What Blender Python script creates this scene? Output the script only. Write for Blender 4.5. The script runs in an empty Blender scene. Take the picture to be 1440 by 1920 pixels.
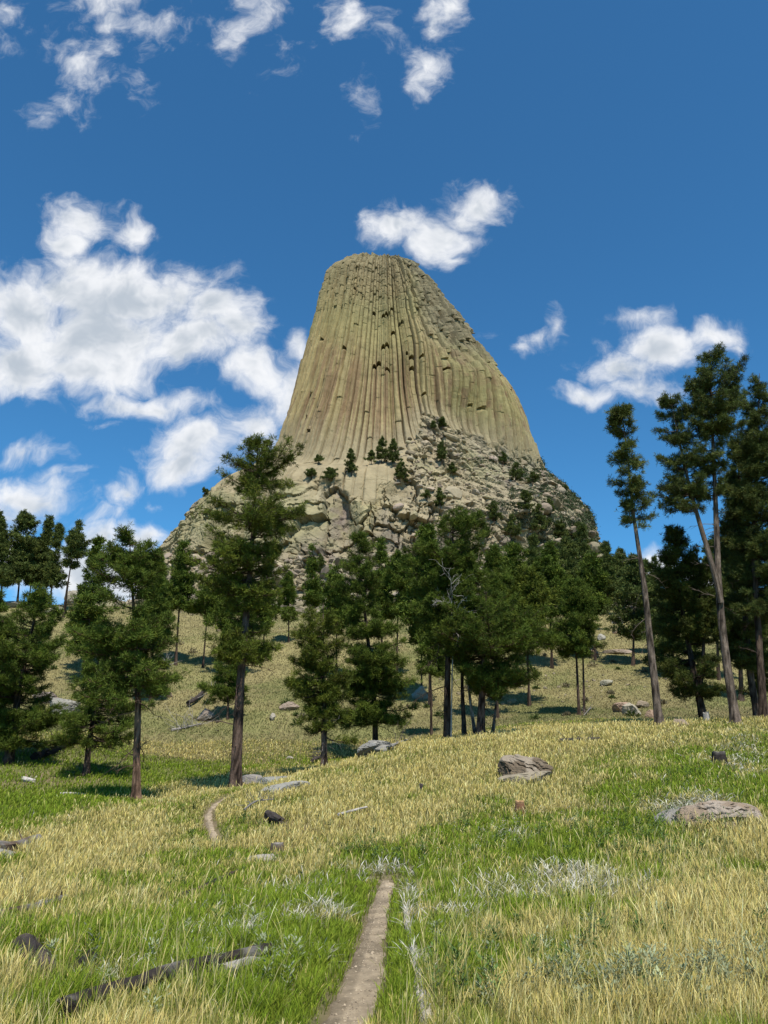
import bpy, math, random
import numpy as np
from mathutils import Vector
R_ = math.radians
rng = np.random.default_rng(7)
sc = bpy.context.scene

# ------------------------------------------------------------------ camera
PITCH = 17.0
FPX = 1443.0
CAMZ = 1.6
cam = bpy.data.objects.new('camera', bpy.data.cameras.new('camera'))
sc.collection.objects.link(cam)
cam.location = (0, 0, CAMZ)
cam.rotation_euler = (R_(90 + PITCH), 0, 0)
cam.data.sensor_fit = 'VERTICAL'
cam.data.sensor_height = 36.0
cam.data.lens = FPX / 1920 * 36
cam.data.clip_start = 0.1
cam.data.clip_end = 20000
sc.camera = cam
CT, ST = math.cos(R_(PITCH)), math.sin(R_(PITCH))

def ray(px, py):
    cx = (np.asarray(px, float) - 720) / FPX
    cy = (960 - np.asarray(py, float)) / FPX
    return cx, CT - cy * ST, ST + cy * CT

def at(px, py, Y):
    """world point seen at a photo pixel at distance Y ahead"""
    x, y, z = ray(px, py)
    return np.array([x * Y / y, Y, CAMZ + z * Y / y])

def proj(P):
    P = np.asarray(P, float)
    zz = P[..., 2] - CAMZ
    f = P[..., 1] * CT + zz * ST
    f = np.where(f < 0.05, 0.05, f)
    up = -P[..., 1] * ST + zz * CT
    return 720 + FPX * P[..., 0] / f, 960 - FPX * up / f

# ------------------------------------------------------------------ light
SUN_EL, SUN_AZ = 60.0, 164.0           # azimuth clockwise from +Y
sd = bpy.data.lights.new('sun', 'SUN')
sun = bpy.data.objects.new('sun', sd)
sc.collection.objects.link(sun)
sd.energy = 4.7
sd.angle = R_(0.5)
sd.color = (1.0, 0.95, 0.87)
_sv = Vector((math.sin(R_(SUN_AZ)) * math.cos(R_(SUN_EL)), math.cos(R_(SUN_AZ)) * math.cos(R_(SUN_EL)), math.sin(R_(SUN_EL))))
sun.rotation_euler = _sv.to_track_quat('Z', 'Y').to_euler()

sc.view_settings.view_transform = 'Standard'
sc.view_settings.look = 'None'
sc.view_settings.exposure = 0.32
sc.view_settings.gamma = 1.0

world = bpy.data.worlds.new('World')
sc.world = world
world.use_nodes = True
NT = world.node_tree
for n in list(NT.nodes):
    NT.nodes.remove(n)

CLOUDS = [  # px, py, rx, ry, weight
 (165,415,70,42,.95),(240,430,60,34,.95),(120,455,46,32,.9),(150,510,70,40,.85),(130,545,120,50,1.0),(50,590,130,70,1.15),
 (250,560,170,75,1.2),(400,585,100,52,1.0),(200,640,220,85,1.2),(30,690,120,65,1.1),(150,690,130,45,1.0),(340,640,170,55,1.05),
 (450,620,70,55,1.0),(480,690,80,45,.85),(535,720,60,75,.9),(562,655,34,34,.75),(290,755,130,28,.85),
 (365,835,95,60,1.05),(350,875,80,42,1.0),(465,790,70,45,.8),(500,835,50,45,.85),(205,795,60,14,.4),
 (35,850,75,28,.8),(95,882,50,14,.5),(45,935,105,55,1.05),(0,965,80,60,1.0),(232,930,42,40,.75),(225,975,60,24,.4),(300,950,40,16,.35),
 (180,1085,120,75,1.3),(270,1010,60,36,1.1),(200,1010,50,30,.9),(60,1060,110,60,1.1),
 (205,50,40,90,.53),(150,130,66,44,.50),(285,50,70,44,.44),(190,10,70,44,.50),(475,35,60,60,.38),(5,40,46,50,.44),(510,75,40,44,.30),(115,190,50,34,.30),(255,180,36,40,.28),
 (660,25,70,56,.52),(812,45,40,80,.70),(838,8,36,50,.66),(788,130,32,66,.62),(684,158,26,46,.26),
 (750,418,76,44,1.0),(825,440,62,50,1.05),(900,385,62,48,1.05),(865,410,50,40,.95),(848,482,26,20,.7),
 (1012,640,50,26,.6),(1045,612,20,34,.55),(972,662,26,16,.5),(920,620,30,30,.36),
 (1175,690,80,42,1.0),(1110,738,58,24,.9),(1255,645,80,42,1.0),(1335,625,70,34,.9),(1200,732,76,32,.85),(1375,650,32,16,.6),(1200,592,56,14,.4),(1125,640,24,18,.35),
 (1235,1055,60,36,1.0),(1330,1075,70,30,.8)]

def N(tree, kind, **kw):
    n = tree.nodes.new(kind)
    for k, v in kw.items():
        setattr(n, k, v)
    return n

def MA(tree, op, a, b=None, c=None, clamp=False):
    n = tree.nodes.new('ShaderNodeMath'); n.operation = op; n.use_clamp = clamp
    for i, v in enumerate((a, b, c)):
        if v is None: continue
        if isinstance(v, (int, float)): n.inputs[i].default_value = v
        else: tree.links.new(v, n.inputs[i])
    return n.outputs[0]

def VM(tree, op, a, b=None, c=None):
    n = tree.nodes.new('ShaderNodeVectorMath'); n.operation = op
    for i, v in enumerate((a, b, c)):
        if v is None: continue
        if isinstance(v, (tuple, list)): n.inputs[i].default_value = v
        else: tree.links.new(v, n.inputs[i])
    return n.outputs['Value'] if op == 'LENGTH' else n.outputs[0]

tc = N(NT, 'ShaderNodeTexCoord')
sep = N(NT, 'ShaderNodeSeparateXYZ'); NT.links.new(tc.outputs['Generated'], sep.inputs[0])
yy = MA(NT, 'MAXIMUM', sep.outputs[1], 0.02)
cu = MA(NT, 'DIVIDE', sep.outputs[0], yy)
cv = MA(NT, 'DIVIDE', sep.outputs[2], yy)
comb = N(NT, 'ShaderNodeCombineXYZ'); NT.links.new(cu, comb.inputs[0]); NT.links.new(cv, comb.inputs[1])
P0 = comb.outputs[0]

ACC = []
def cloud_density(P, fine):
    # warp the cloud plane, then take the strongest of the cloud cells, eroded by fractal noise
    w1 = N(NT, 'ShaderNodeTexNoise', noise_dimensions='2D'); w1.inputs['Scale'].default_value = 9; w1.inputs['Detail'].default_value = 3
    NT.links.new(P, w1.inputs['Vector'])
    Q = VM(NT, 'MULTIPLY_ADD', w1.outputs['Color'], (.075, .075, 0), P)
    Q = VM(NT, 'SUBTRACT', Q, (.0375, .0375, 0))
    acc = None
    for (px, py, rx, ry, w) in ([] if ACC else CLOUDS):
        x, y, z = ray(px, py)
        cx, cy = x / y, z / y
        x2, y2, z2 = ray(px + rx, py); sx = abs(x2 / y2 - cx) * 1.17
        x3, y3, z3 = ray(px, py - ry); sy = abs(z3 / y3 - cy) * 1.17
        q = VM(NT, 'MULTIPLY_ADD', Q, (1 / sx, 1 / sy, 0), (-cx / sx, -cy / sy, 0))
        l = VM(NT, 'LENGTH', q)
        m = MA(NT, 'MULTIPLY_ADD', l, -w * .9, w)
        acc = m if acc is None else MA(NT, 'MAXIMUM', acc, m)
    if ACC: acc = ACC[0]
    ACC.append(acc)
    nz = N(NT, 'ShaderNodeTexNoise', noise_dimensions='2D'); nz.inputs['Scale'].default_value = 11
    nz.inputs['Detail'].default_value = 9 if fine else 4; nz.inputs['Roughness'].default_value = .60
    NT.links.new(Q, nz.inputs['Vector'])
    nz2 = N(NT, 'ShaderNodeTexNoise', noise_dimensions='2D'); nz2.inputs['Scale'].default_value = 30
    nz2.inputs['Detail'].default_value = 6 if fine else 2; nz2.inputs['Roughness'].default_value = .7
    NT.links.new(Q, nz2.inputs['Vector'])
    e = MA(NT, 'MULTIPLY_ADD', nz.outputs[0], 1.5, -.80)
    e = MA(NT, 'MULTIPLY_ADD', nz2.outputs[0], .42, e)
    e = MA(NT, 'SUBTRACT', e, .21)
    return MA(NT, 'ADD', acc, e)

D0 = cloud_density(P0, True)
D1 = cloud_density(VM(NT, 'ADD', P0, (.012, .04, 0)), False)
mr = N(NT, 'ShaderNodeMapRange', interpolation_type='SMOOTHSTEP'); NT.links.new(D0, mr.inputs[0])
mr.inputs[1].default_value = .0; mr.inputs[2].default_value = .80
alpha = MA(NT, 'MULTIPLY', mr.outputs[0], .97)
# fade under the horizon and behind the viewer
vis = MA(NT, 'MULTIPLY', MA(NT, 'MULTIPLY', sep.outputs[1], 6, clamp=True), MA(NT, 'MULTIPLY_ADD', sep.outputs[2], 20, .8, clamp=True), clamp=True)
alpha = MA(NT, 'MULTIPLY', alpha, vis)
sh = N(NT, 'ShaderNodeMapRange', interpolation_type='SMOOTHSTEP'); NT.links.new(D1, sh.inputs[0])
sh.inputs[1].default_value = .32; sh.inputs[2].default_value = 1.25
cl = N(NT, 'ShaderNodeMix', data_type='RGBA'); NT.links.new(sh.outputs[0], cl.inputs[0])
STR = 0.1
cl.inputs[6].default_value = (.77 / STR, .78 / STR, .80 / STR, 1)
cl.inputs[7].default_value = (.42 / STR, .47 / STR, .53 / STR, 1)
sky = N(NT, 'ShaderNodeTexSky', sky_type='NISHITA', sun_disc=False)
sky.sun_elevation = R_(SUN_EL); sky.sun_rotation = R_(SUN_AZ)
sky.altitude = 1300; sky.air_density = 1.0; sky.dust_density = .4; sky.ozone_density = 2.0
tint = N(NT, 'ShaderNodeMix', data_type='RGBA', blend_type='MULTIPLY'); tint.inputs[0].default_value = 1
NT.links.new(sky.outputs[0], tint.inputs[6]); tint.inputs[7].default_value = (.42, .99, 1.25, 1)
mixc = N(NT, 'ShaderNodeMix', data_type='RGBA'); NT.links.new(alpha, mixc.inputs[0])
NT.links.new(tint.outputs[2], mixc.inputs[6]); NT.links.new(cl.outputs[2], mixc.inputs[7])
bg = N(NT, 'ShaderNodeBackground'); bg.inputs[1].default_value = STR; NT.links.new(mixc.outputs[2], bg.inputs[0])
wo = N(NT, 'ShaderNodeOutputWorld'); NT.links.new(bg.outputs[0], wo.inputs[0])
world.cycles.sampling_method = 'MANUAL'
world.cycles.sample_map_resolution = 512
sc.cycles.max_bounces = 5
sc.cycles.diffuse_bounces = 3
sc.cycles.glossy_bounces = 1
sc.cycles.transmission_bounces = 2
sc.cycles.transparent_max_bounces = 4

# ------------------------------------------------------------------ noise
def _h(ix, iy, iz, seed):
    h = (ix.astype(np.int64) * 374761393 + iy.astype(np.int64) * 668265263 + iz.astype(np.int64) * 2147483647 + seed * 144665) & 0xffffffff
    h = ((h ^ (h >> 13)) * 1274126177) & 0xffffffff
    h = ((h ^ (h >> 16)) * 2246822519) & 0xffffffff
    h = h ^ (h >> 15)
    return (h & 0xffffff).astype(np.float64) / 0xffffff

def vnoise(x, y, z=0.0, seed=0):
    x = np.asarray(x, float); y = np.asarray(y, float); z = np.broadcast_to(np.asarray(z, float), x.shape)
    ix, iy, iz = np.floor(x), np.floor(y), np.floor(z)
    fx, fy, fz = x - ix, y - iy, z - iz
    fx, fy, fz = (f * f * (3 - 2 * f) for f in (fx, fy, fz))
    r = 0
    for a in (0, 1):
        for b in (0, 1):
            for c in (0, 1):
                w = (fx if a else 1 - fx) * (fy if b else 1 - fy) * (fz if c else 1 - fz)
                r = r + w * _h(ix + a, iy + b, iz + c, seed)
    return r

def fbm(x, y, z=0.0, o=4, seed=0, g=.5):
    s = 0; a = 1; t = 0; f = 1.0
    for i in range(o):
        s = s + a * vnoise(np.asarray(x) * f + 17.3 * i, np.asarray(y) * f, np.asarray(z) * f, seed + i); t += a; a *= g; f *= 2.03
    return s / t

def voro(x, y, z, seed=0):
    ix, iy, iz = np.floor(x), np.floor(y), np.floor(z)
    f1 = np.full(x.shape, 9.0); f2 = np.full(x.shape, 9.0); idv = np.zeros(x.shape)
    for a in (-1, 0, 1):
        for b in (-1, 0, 1):
            for c in (-1, 0, 1):
                jx, jy, jz = ix + a, iy + b, iz + c
                d = np.sqrt((jx + _h(jx, jy, jz, seed) - x) ** 2 + (jy + _h(jx, jy, jz, seed + 1) - y) ** 2 + (jz + _h(jx, jy, jz, seed + 2) - z) ** 2)
                idn = _h(jx, jy, jz, seed + 3)
                m = d < f1
                f2 = np.where(m, f1, np.minimum(f2, d)); idv = np.where(m, idn, idv); f1 = np.where(m, d, f1)
    return f1, f2, idv

def sst(a, b, x):
    t = np.clip((np.asarray(x, float) - a) / (b - a), 0, 1)
    return t * t * (3 - 2 * t)

# ------------------------------------------------------------------ mesh helpers
def mk(name, V, Fs, mat, parent=None, col=None, smooth=False):
    V = np.asarray(V, np.float32)
    if not isinstance(Fs, list): Fs = [Fs]
    Fs = [np.asarray(f, np.int32) for f in Fs if len(f)]
    me = bpy.data.meshes.new(name)
    me.vertices.add(len(V)); me.vertices.foreach_set('co', V.ravel())
    li = np.concatenate([f.ravel() for f in Fs])
    tot = np.concatenate([np.full(len(f), f.shape[1], np.int32) for f in Fs])
    me.loops.add(len(li)); me.loops.foreach_set('vertex_index', li)
    me.polygons.add(len(tot))
    me.polygons.foreach_set('loop_start', np.concatenate([[0], np.cumsum(tot)[:-1]]).astype(np.int32))
    me.polygons.foreach_set('use_smooth', np.full(len(tot), smooth))
    if col is not None:
        a = me.color_attributes.new('Col', 'FLOAT_COLOR', 'POINT')
        c = np.ones((len(V), 4), np.float32); c[:, :3] = col
        a.data.foreach_set('color', c.ravel())
    me.update(calc_edges=True)
    me.materials.append(mat)
    o = bpy.data.objects.new(name, me)
    sc.collection.objects.link(o)
    if parent is not None: o.parent = parent
    return o

def tag(o, label=None, cat=None, group=None, kind=None):
    if label: o['label'] = label
    if cat: o['category'] = cat
    if group: o['group'] = group
    if kind: o['kind'] = kind
    return o

def empty(name, loc):
    o = bpy.data.objects.new(name, None); o.location = loc; o.empty_display_size = .3
    sc.collection.objects.link(o); return o

def local(V, loc):
    return np.asarray(V) - np.asarray(loc)[None, :]

def segs(A, B, ra, rb, k=4):
    """many tapered prisms"""
    A = np.asarray(A, float); B = np.asarray(B, float); n = len(A)
    ra = np.broadcast_to(ra, (n,)); rb = np.broadcast_to(rb, (n,))
    d = B - A; d /= np.linalg.norm(d, axis=1, keepdims=True) + 1e-9
    ref = np.where(np.abs(d[:, 2:3]) > .9, [[1., 0, 0]], [[0, 0, 1.]])
    u = np.cross(d, ref); u /= np.linalg.norm(u, axis=1, keepdims=True) + 1e-9
    v = np.cross(d, u)
    V = np.zeros((n, 2 * k, 3))
    for i in range(k):
        c, s = math.cos(2 * math.pi * i / k), math.sin(2 * math.pi * i / k)
        o = u * c + v * s
        V[:, i] = A + o * ra[:, None]; V[:, k + i] = B + o * rb[:, None]
    F = []
    base = (np.arange(n) * 2 * k)[:, None]
    for i in range(k):
        j = (i + 1) % k
        F.append(base + np.array([[i, j, k + j, k + i]]))
    return V.reshape(-1, 3), np.concatenate(F)

def tube(pts, rad, k=12, seed=0, rough=0.0, cap=True, jag=0.0):
    pts = np.asarray(pts, float); n = len(pts); rad = np.asarray(rad, float)
    t = np.gradient(pts, axis=0); t /= np.linalg.norm(t, axis=1, keepdims=True)
    ref = np.array([0, 1., 0]) if abs(t[0][2]) > .7 else np.array([0, 0, 1.])
    u = np.cross(t, ref); u /= np.linalg.norm(u, axis=1, keepdims=True); v = np.cross(t, u)
    a = np.arange(k) * 2 * math.pi / k
    ii, aa = np.meshgrid(np.arange(n), a, indexing='ij')
    s = np.concatenate([[0], np.cumsum(np.linalg.norm(np.diff(pts, axis=0), axis=1))])
    nz = (fbm(np.cos(aa) * 2 + seed, np.sin(aa) * 2, s[ii] * 1.2 / (rad.max() * 4 + .01), 3, seed) - .5) * 2
    rr = rad[:, None] * (1 + rough * nz)
    P = pts[:, None, :] + rr[..., None] * (np.cos(aa)[..., None] * u[:, None, :] + np.sin(aa)[..., None] * v[:, None, :])
    if jag:
        j = (_h(np.arange(k), np.arange(k) * 0 + seed, np.zeros(k), 5) - .3) * jag
        P[-1] += t[-1][None] * j[:, None]; P[0] -= t[0][None] * j[::-1][:, None] * .7
    V = P.reshape(-1, 3)
    i = np.arange(n - 1)[:, None] * k; j = np.arange(k)[None]; j2 = (j + 1) % k
    F = np.stack([i + j, i + j2, i + k + j2, i + k + j], -1).reshape(-1, 4)
    Fs = [F]
    if cap:
        V = np.vstack([V, pts[0] , pts[-1]]); c0, c1 = len(V) - 2, len(V) - 1
        jj = np.arange(k); j3 = (jj + 1) % k
        Fs.append(np.concatenate([np.stack([np.full(k, c0), j3, jj], -1), np.stack([np.full(k, c1), (n - 1) * k + jj, (n - 1) * k + j3], -1)]))
    return V, Fs

class Acc:
    def __init__(s): s.V = []; s.F = {}; s.n = 0; s.C = []
    def add(s, V, Fs, col=None):
        if not isinstance(Fs, list): Fs = [Fs]
        for f in Fs:
            if len(f): s.F.setdefault(f.shape[1], []).append(np.asarray(f) + s.n)
        s.V.append(np.asarray(V)); s.n += len(V)
        if col is not None: s.C.append(np.broadcast_to(col, (len(V), 3)))
    def out(s):
        return np.vstack(s.V), [np.concatenate(f) for f in s.F.values()]
    def build(s, name, mat, parent=None, loc=None, smooth=False):
        V, F = s.out()
        if loc is not None: V = local(V, loc)
        o = mk(name, V, F, mat, parent, np.vstack(s.C) if s.C else None, smooth)
        if parent is None and loc is not None: o.location = loc
        return o

# ------------------------------------------------------------------ materials
def mat_attr(name, rough=.9, nscale=4., namt=.3, bscale=8., bump=.3, bdist=.05, spec=.2, stretch=(1, 1, 1), trans=0.0, detail=6):
    m = bpy.data.materials.new(name); m.use_nodes = True; T = m.node_tree
    b = T.nodes['Principled BSDF']; b.inputs['Roughness'].default_value = rough; b.inputs['Specular IOR Level'].default_value = spec
    at_ = N(T, 'ShaderNodeAttribute', attribute_name='Col')
    colout = at_.outputs['Color']
    if namt or bump:
        g = N(T, 'ShaderNodeNewGeometry')
        mp = N(T, 'ShaderNodeMapping'); mp.inputs['Scale'].default_value = stretch
        T.links.new(g.outputs['Position'], mp.inputs[0])
    if namt:
        n = N(T, 'ShaderNodeTexNoise'); n.inputs['Scale'].default_value = nscale; n.inputs['Detail'].default_value = detail; n.inputs['Roughness'].default_value = .65
        T.links.new(mp.outputs[0], n.inputs['Vector'])
        f = MA(T, 'MULTIPLY_ADD', n.outputs[0], 2 * namt, 1 - namt)
        colout = VM(T, 'SCALE', colout); sn = colout.node; T.links.new(f, sn.inputs['Scale'])
    T.links.new(colout, b.inputs['Base Color'])
    if bump:
        n2 = N(T, 'ShaderNodeTexNoise'); n2.inputs['Scale'].default_value = bscale; n2.inputs['Detail'].default_value = detail; n2.inputs['Roughness'].default_value = .7
        T.links.new(mp.outputs[0], n2.inputs['Vector'])
        bp = N(T, 'ShaderNodeBump'); bp.inputs['Strength'].default_value = bump; bp.inputs['Distance'].default_value = bdist
        T.links.new(n2.outputs[0], bp.inputs['Height']); T.links.new(bp.outputs[0], b.inputs['Normal'])
    if trans:
        tr = N(T, 'ShaderNodeBsdfTranslucent'); T.links.new(colout, tr.inputs[0])
        mx = N(T, 'ShaderNodeMixShader'); mx.inputs[0].default_value = trans
        T.links.new(b.outputs[0], mx.inputs[1]); T.links.new(tr.outputs[0], mx.inputs[2])
        T.links.new(mx.outputs[0], T.nodes['Material Output'].inputs[0])
    return m

M_rock = mat_attr('rock', .95, 1.3, .35, 5, .9, .12, .15)
M_tower = mat_attr('tower_rock', .97, .22, .32, .5, .9, 1.2, .1, stretch=(1.5, 1.5, .35), detail=8)
M_cliff = mat_attr('cliff_rock', .97, .16, .38, .4, .7, 1.2, .1, detail=9)
M_ground = mat_attr('soil_and_thatch', 1, 2.2, .35, 9, .8, .06, .05, detail=8)
M_path = mat_attr('gravel', 1, 22, .45, 45, .9, .02, .1, detail=6)
M_bark = mat_attr('bark', .95, 9, .75, 12, 1.0, .12, .1, stretch=(1, 1, .22))
M_limb = mat_attr('limb_wood', .95, 0, 0, 0, 0, 0, .1)
M_needle = mat_attr('needles', .7, 0, 0, 0, 0, 0, .12, trans=.15)
M_grass = mat_attr('grass_blades', .75, 0, 0, 0, 0, 0, .15, trans=.25)
M_wood = mat_attr('dead_wood', .9, 7, .5, 14, 1.0, .03, .15, stretch=(1, 1, 1))

# ------------------------------------------------------------------ terrain
CP = []   # photo pixel, distance: the ground seen there
def row(px, pts):
    for py, Y in pts:
        p = at(px, py, Y); CP.append((math.atan2(p[0], p[1]), math.log(math.hypot(p[0], p[1])), p[2] / math.hypot(p[0], p[1])))
row(0, [(1920,5.6),(1700,11.5),(1600,19),(1540,27),(1450,42),(1350,58),(1250,80),(1136,112),(1150,135),(1190,170),(1290,300)])
row(130, [(1920,5.6),(1700,11.5),(1590,20),(1510,30),(1450,43),(1350,60),(1250,80),(1140,112),(1142,135),(1160,170),(1250,300)])
row(300, [(1920,5.6),(1700,11.5),(1585,20),(1508,30),(1506,34),(1480,40),(1435,48),(1350,66),(1250,86),(1170,110),(1135,140),(1130,190),(1130,300)])
row(450, [(1920,5.5),(1700,11),(1575,20),(1478,32),(1480,38),(1440,48),(1350,66),(1250,88),(1190,110),(1150,150),(1140,190),(1135,310)])
row(600, [(1920,5.5),(1680,12),(1565,20),(1450,34),(1452,41),(1420,52),(1350,67),(1250,90),(1190,112),(1150,150),(1140,190),(1136,316)])
row(740, [(1920,5.5),(1640,13.5),(1560,19),(1480,27),(1402,39),(1412,48),(1385,60),(1310,78),(1220,102),(1150,150),(1138,190),(1134,316)])
row(900, [(1920,5.5),(1640,13),(1560,18),(1460,27),(1380,41),(1388,50),(1360,64),(1300,82),(1220,102),(1150,150),(1138,190),(1134,316)])
row(1080, [(1920,5.5),(1640,12.5),(1550,18),(1460,26),(1364,42),(1368,51),(1345,64),(1280,84),(1210,106),(1145,150),(1135,190),(1132,310)])
row(1280, [(1920,5.6),(1640,12),(1550,16.5),(1440,26),(1356,43),(1358,52),(1340,62),(1290,78),(1200,110),(1135,155),(1130,190),(1140,300)])
row(1440, [(1920,5.8),(1640,12),(1520,18),(1420,29),(1350,45),(1350,54),(1335,62),(1290,78),(1200,110),(1130,155),(1130,190),(1150,300)])
for a in (-.52, -.3, 0, .3, .52):
    CP.append((a, math.log(700), 45 / 700)); CP.append((a, math.log(1500), 10 / 1500)); CP.append((a, math.log(5000), -40 / 5000)); CP.append((a, math.log(2.0), 0.0)); CP.append((a, math.log(.7), 0.0))
CP = np.array(CP)
_S = np.array([3.2, 1.0])
_X = CP[:, :2] * _S
def _k(A, B):
    d2 = ((A[:, None, :] - B[None]) ** 2).sum(-1)
    return np.sqrt(d2 + .003)
_K = _k(_X, _X) + np.eye(len(_X)) * -1e-3
_A = np.block([[_K, np.ones((len(_X), 1))], [np.ones((1, len(_X))), np.zeros((1, 1))]])
_W = np.linalg.solve(_A, np.concatenate([CP[:, 2], [0]]))

PATH_PX = [(600,2000),(637,1920),(670,1858),(689,1792),(705,1722),(719,1668),(722,1646)]
PATH = None
def G0(x, y):
    x = np.asarray(x, float); y = np.asarray(y, float); sh_ = x.shape
    x = x.ravel(); y = y.ravel()
    az = np.arctan2(x, y); r = np.hypot(x, y) + 1e-6
    azc = np.clip(az, -.56, .56)
    out = np.empty(len(x))
    for s in range(0, len(x), 20000):
        q = np.stack([azc[s:s + 20000], np.log(np.maximum(r[s:s + 20000], .7))], -1) * _S
        out[s:s + 20000] = _k(q, _X) @ _W[:-1] + _W[-1]
    w = sst(.6, 1.7, np.abs(az))
    z = out * r * (1 - w)
    amp = np.clip(r * .012, .02, .9)
    z = z + (fbm(x / (2.5), y / 2.5, 0, 3, 11) - .5) * np.clip(r * .006, .03, .25) + (fbm(x / 14, y / 14, 0, 3, 21) - .5) * amp * 1.2
    return z.reshape(sh_)

def ground_hit(px, py, h=0.0):
    """where the view ray through a photo pixel meets the ground"""
    dx, dy, dz = ray(px, py)
    t = np.geomspace(3, 400, 1500)
    g = G0(dx / dy * t, t)
    zz = CAMZ + dz / dy * t - h
    i = np.argmax(zz < g)
    if not (zz < g).any(): i = int(np.argmin(zz - g))
    Y = t[i]
    x = float(dx / dy * Y)
    return np.array([x, Y, float(G0(np.array([x]), np.array([Y]))[0])])

pw = [ground_hit(*p) for p in PATH_PX]
p_end = pw[-1]
q1 = ground_hit(410, 1580); q2 = ground_hit(398, 1512); q3 = ground_hit(480, 1478)
ctrl = [np.array([.05, -1.5, 0]), np.array([-.1, 2.0, 0])] + pw + [p_end + np.array([-.5, 1.6, 0]), p_end + np.array([-2.2, 3.2, 0]), (p_end + q1) / 2 + np.array([-.8, 1.2, 0]), q1, q2, q3, q3 + np.array([.5, 8, 0])]
ctrl = np.array(ctrl)[:, :2]
def catmull(P, n):
    P = np.asarray(P, float); Q = np.vstack([2 * P[0] - P[1], P, 2 * P[-1] - P[-2]]); out = []
    for i in range(len(P) - 1):
        a, b, c, d = Q[i:i + 4]
        for t in np.linspace(0, 1, n, endpoint=False):
            out.append(.5 * ((2 * b) + (-a + c) * t + (2 * a - 5 * b + 4 * c - d) * t * t + (-a + 3 * b - 3 * c + d) * t ** 3))
    out.append(P[-1]); return np.array(out)
PATHC = catmull(ctrl, 14)
_pi = np.arange(len(PATHC) - 1) // 14
PKEEP = (_pi <= 7) | (_pi >= 12)
def path_dist(x, y):
    x = np.asarray(x, float); sh_ = x.shape; x = x.ravel(); y = np.asarray(y, float).ravel()
    out = np.full(len(x), 99.0)
    m = np.where((np.hypot(x, y) < 45) & (y > -4))[0]
    A = PATHC[:-1][PKEEP]; B = PATHC[1:][PKEEP]; AB = B - A; L2 = (AB ** 2).sum(1)
    for s in range(0, len(m), 20000):
        k = m[s:s + 20000]; p = np.stack([x[k], y[k]], -1)[:, None, :]
        t = np.clip(((p - A) * AB).sum(-1) / L2, 0, 1)
        d = np.linalg.norm(p - (A + t[..., None] * AB), axis=-1)
        out[k] = d.min(1)
    return out.reshape(sh_)
def G(x, y):
    d = path_dist(x, y)
    return G0(x, y) - .06 * (1 - sst(.12, .32, d))

# colour / vegetation zones, laid out on the ground; z = lush, dry gold, white tufts, bare
def splat(px, py, L):
    s = 0
    for (cx, cy, sx, sy, w) in L:
        s = s + w * np.exp(-((px - cx) / sx) ** 2 - ((py - cy) / sy) ** 2)
    return s
GREEN = [(560,1800,190,150,1.9),(650,1680,90,60,1.9),(180,1500,240,28,1.1),(0,1530,120,30,.6),(740,1850,40,120,1.4),(900,1590,170,60,1.0),(1150,1560,170,60,.9),(1000,1680,150,60,.5),
         (330,1640,30,14,.7),(1330,1420,150,50,.7),(1130,1440,60,30,.7),(620,1880,150,80,.8),(400,1900,200,60,.7),(560,1440,60,14,.6),(1050,1760,120,70,.4),(320,1790,160,60,.5),(720,1420,40,14,.5),(850,1780,90,120,.6),(1100,1800,260,90,.8),(1300,1620,200,60,.4)]
GOLD = [(1000,1385,220,38,2.0),(860,1440,130,45,1.8),(620,1500,170,50,1.7),(380,1490,140,26,1.9),(550,1450,100,14,1.9),(300,1590,170,60,1.0),(100,1620,160,60,.8),(1340,1720,200,100,.65),(1200,1890,260,70,.55),
        (1060,1480,70,40,.9),(1420,1600,120,80,.7),(520,1560,100,50,.9),(240,1550,100,40,.8),(760,1530,160,50,.7),(900,1900,110,70,.6),(1250,1360,200,16,.8),(150,1455,260,34,-1.6),(20,1520,90,26,-1.0)]
WHITE = [(930,1690,95,24,.9),(1050,1660,60,26,.9),(860,1720,60,30,.9),(530,1720,90,30,.55),(590,1690,50,22,.5),(420,1780,90,25,.55),(250,1830,130,30,.6),(765,1690,12,30,.6),(762,1725,8,22,1.6),(773,1785,9,40,1.8),(789,1860,11,45,1.8),(800,1910,12,40,1.8),(1290,1520,60,22,.8),
         (1400,1420,60,30,.5),(960,1580,30,12,.7),(1150,1690,60,25,.5),(640,1800,60,30,.4),(330,1870,110,40,.5),(560,1760,90,25,.5),(700,1640,60,18,.3),(1270,1900,160,40,.35)]
BARE = [(730,1625,60,14,1.0),(520,1570,60,30,.5),(600,1560,60,20,.4),(80,1470,120,22,.6),(1040,1410,60,5,.7),(540,1545,40,12,.6),(30,1180,60,60,.3)]
def zones(x, y, z):
    px, py = proj(np.stack([x, y, z], -1))
    r = np.hypot(x, y)
    fw = sst(15, 60, r)
    n1 = fbm(x / 1.3, y / 1.6, 0, 4, 31, .6) * (1 - fw) + fbm(x / 7, y / 9, 0, 5, 32, .6) * fw
    n2 = fbm(x / 1.5 + 50, y / 1.9, 0, 4, 41, .6) * (1 - fw) + fbm(x / 6 + 50, y / 8, 0, 5, 42, .6) * fw; n3 = fbm(x / .8, y / .8, 0, 3, 51)
    near = 1 - sst(50, 58, r)
    g = (splat(px, py, GREEN) + .50) * near + .55 * (1 - near)
    o = (splat(px, py, GOLD) * .9 + .22) * near + .62 * (1 - near)
    w = (splat(px, py, WHITE) + .03) * near + .03 * (1 - near)
    b = splat(px, py, BARE) * near + .12 * (1 - near)
    g = g * (.25 + 1.5 * sst(.3, .7, n1)); o = o * (.25 + 1.5 * sst(.3, .7, n2)); w = w * (.2 + 1.6 * sst(.4, .65, n3))
    o = np.maximum(o, 0.02); s = g + o + w + 1e-3
    return g / s, np.maximum(o, 0) / s, w / s, np.clip(b, 0, 1)

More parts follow.
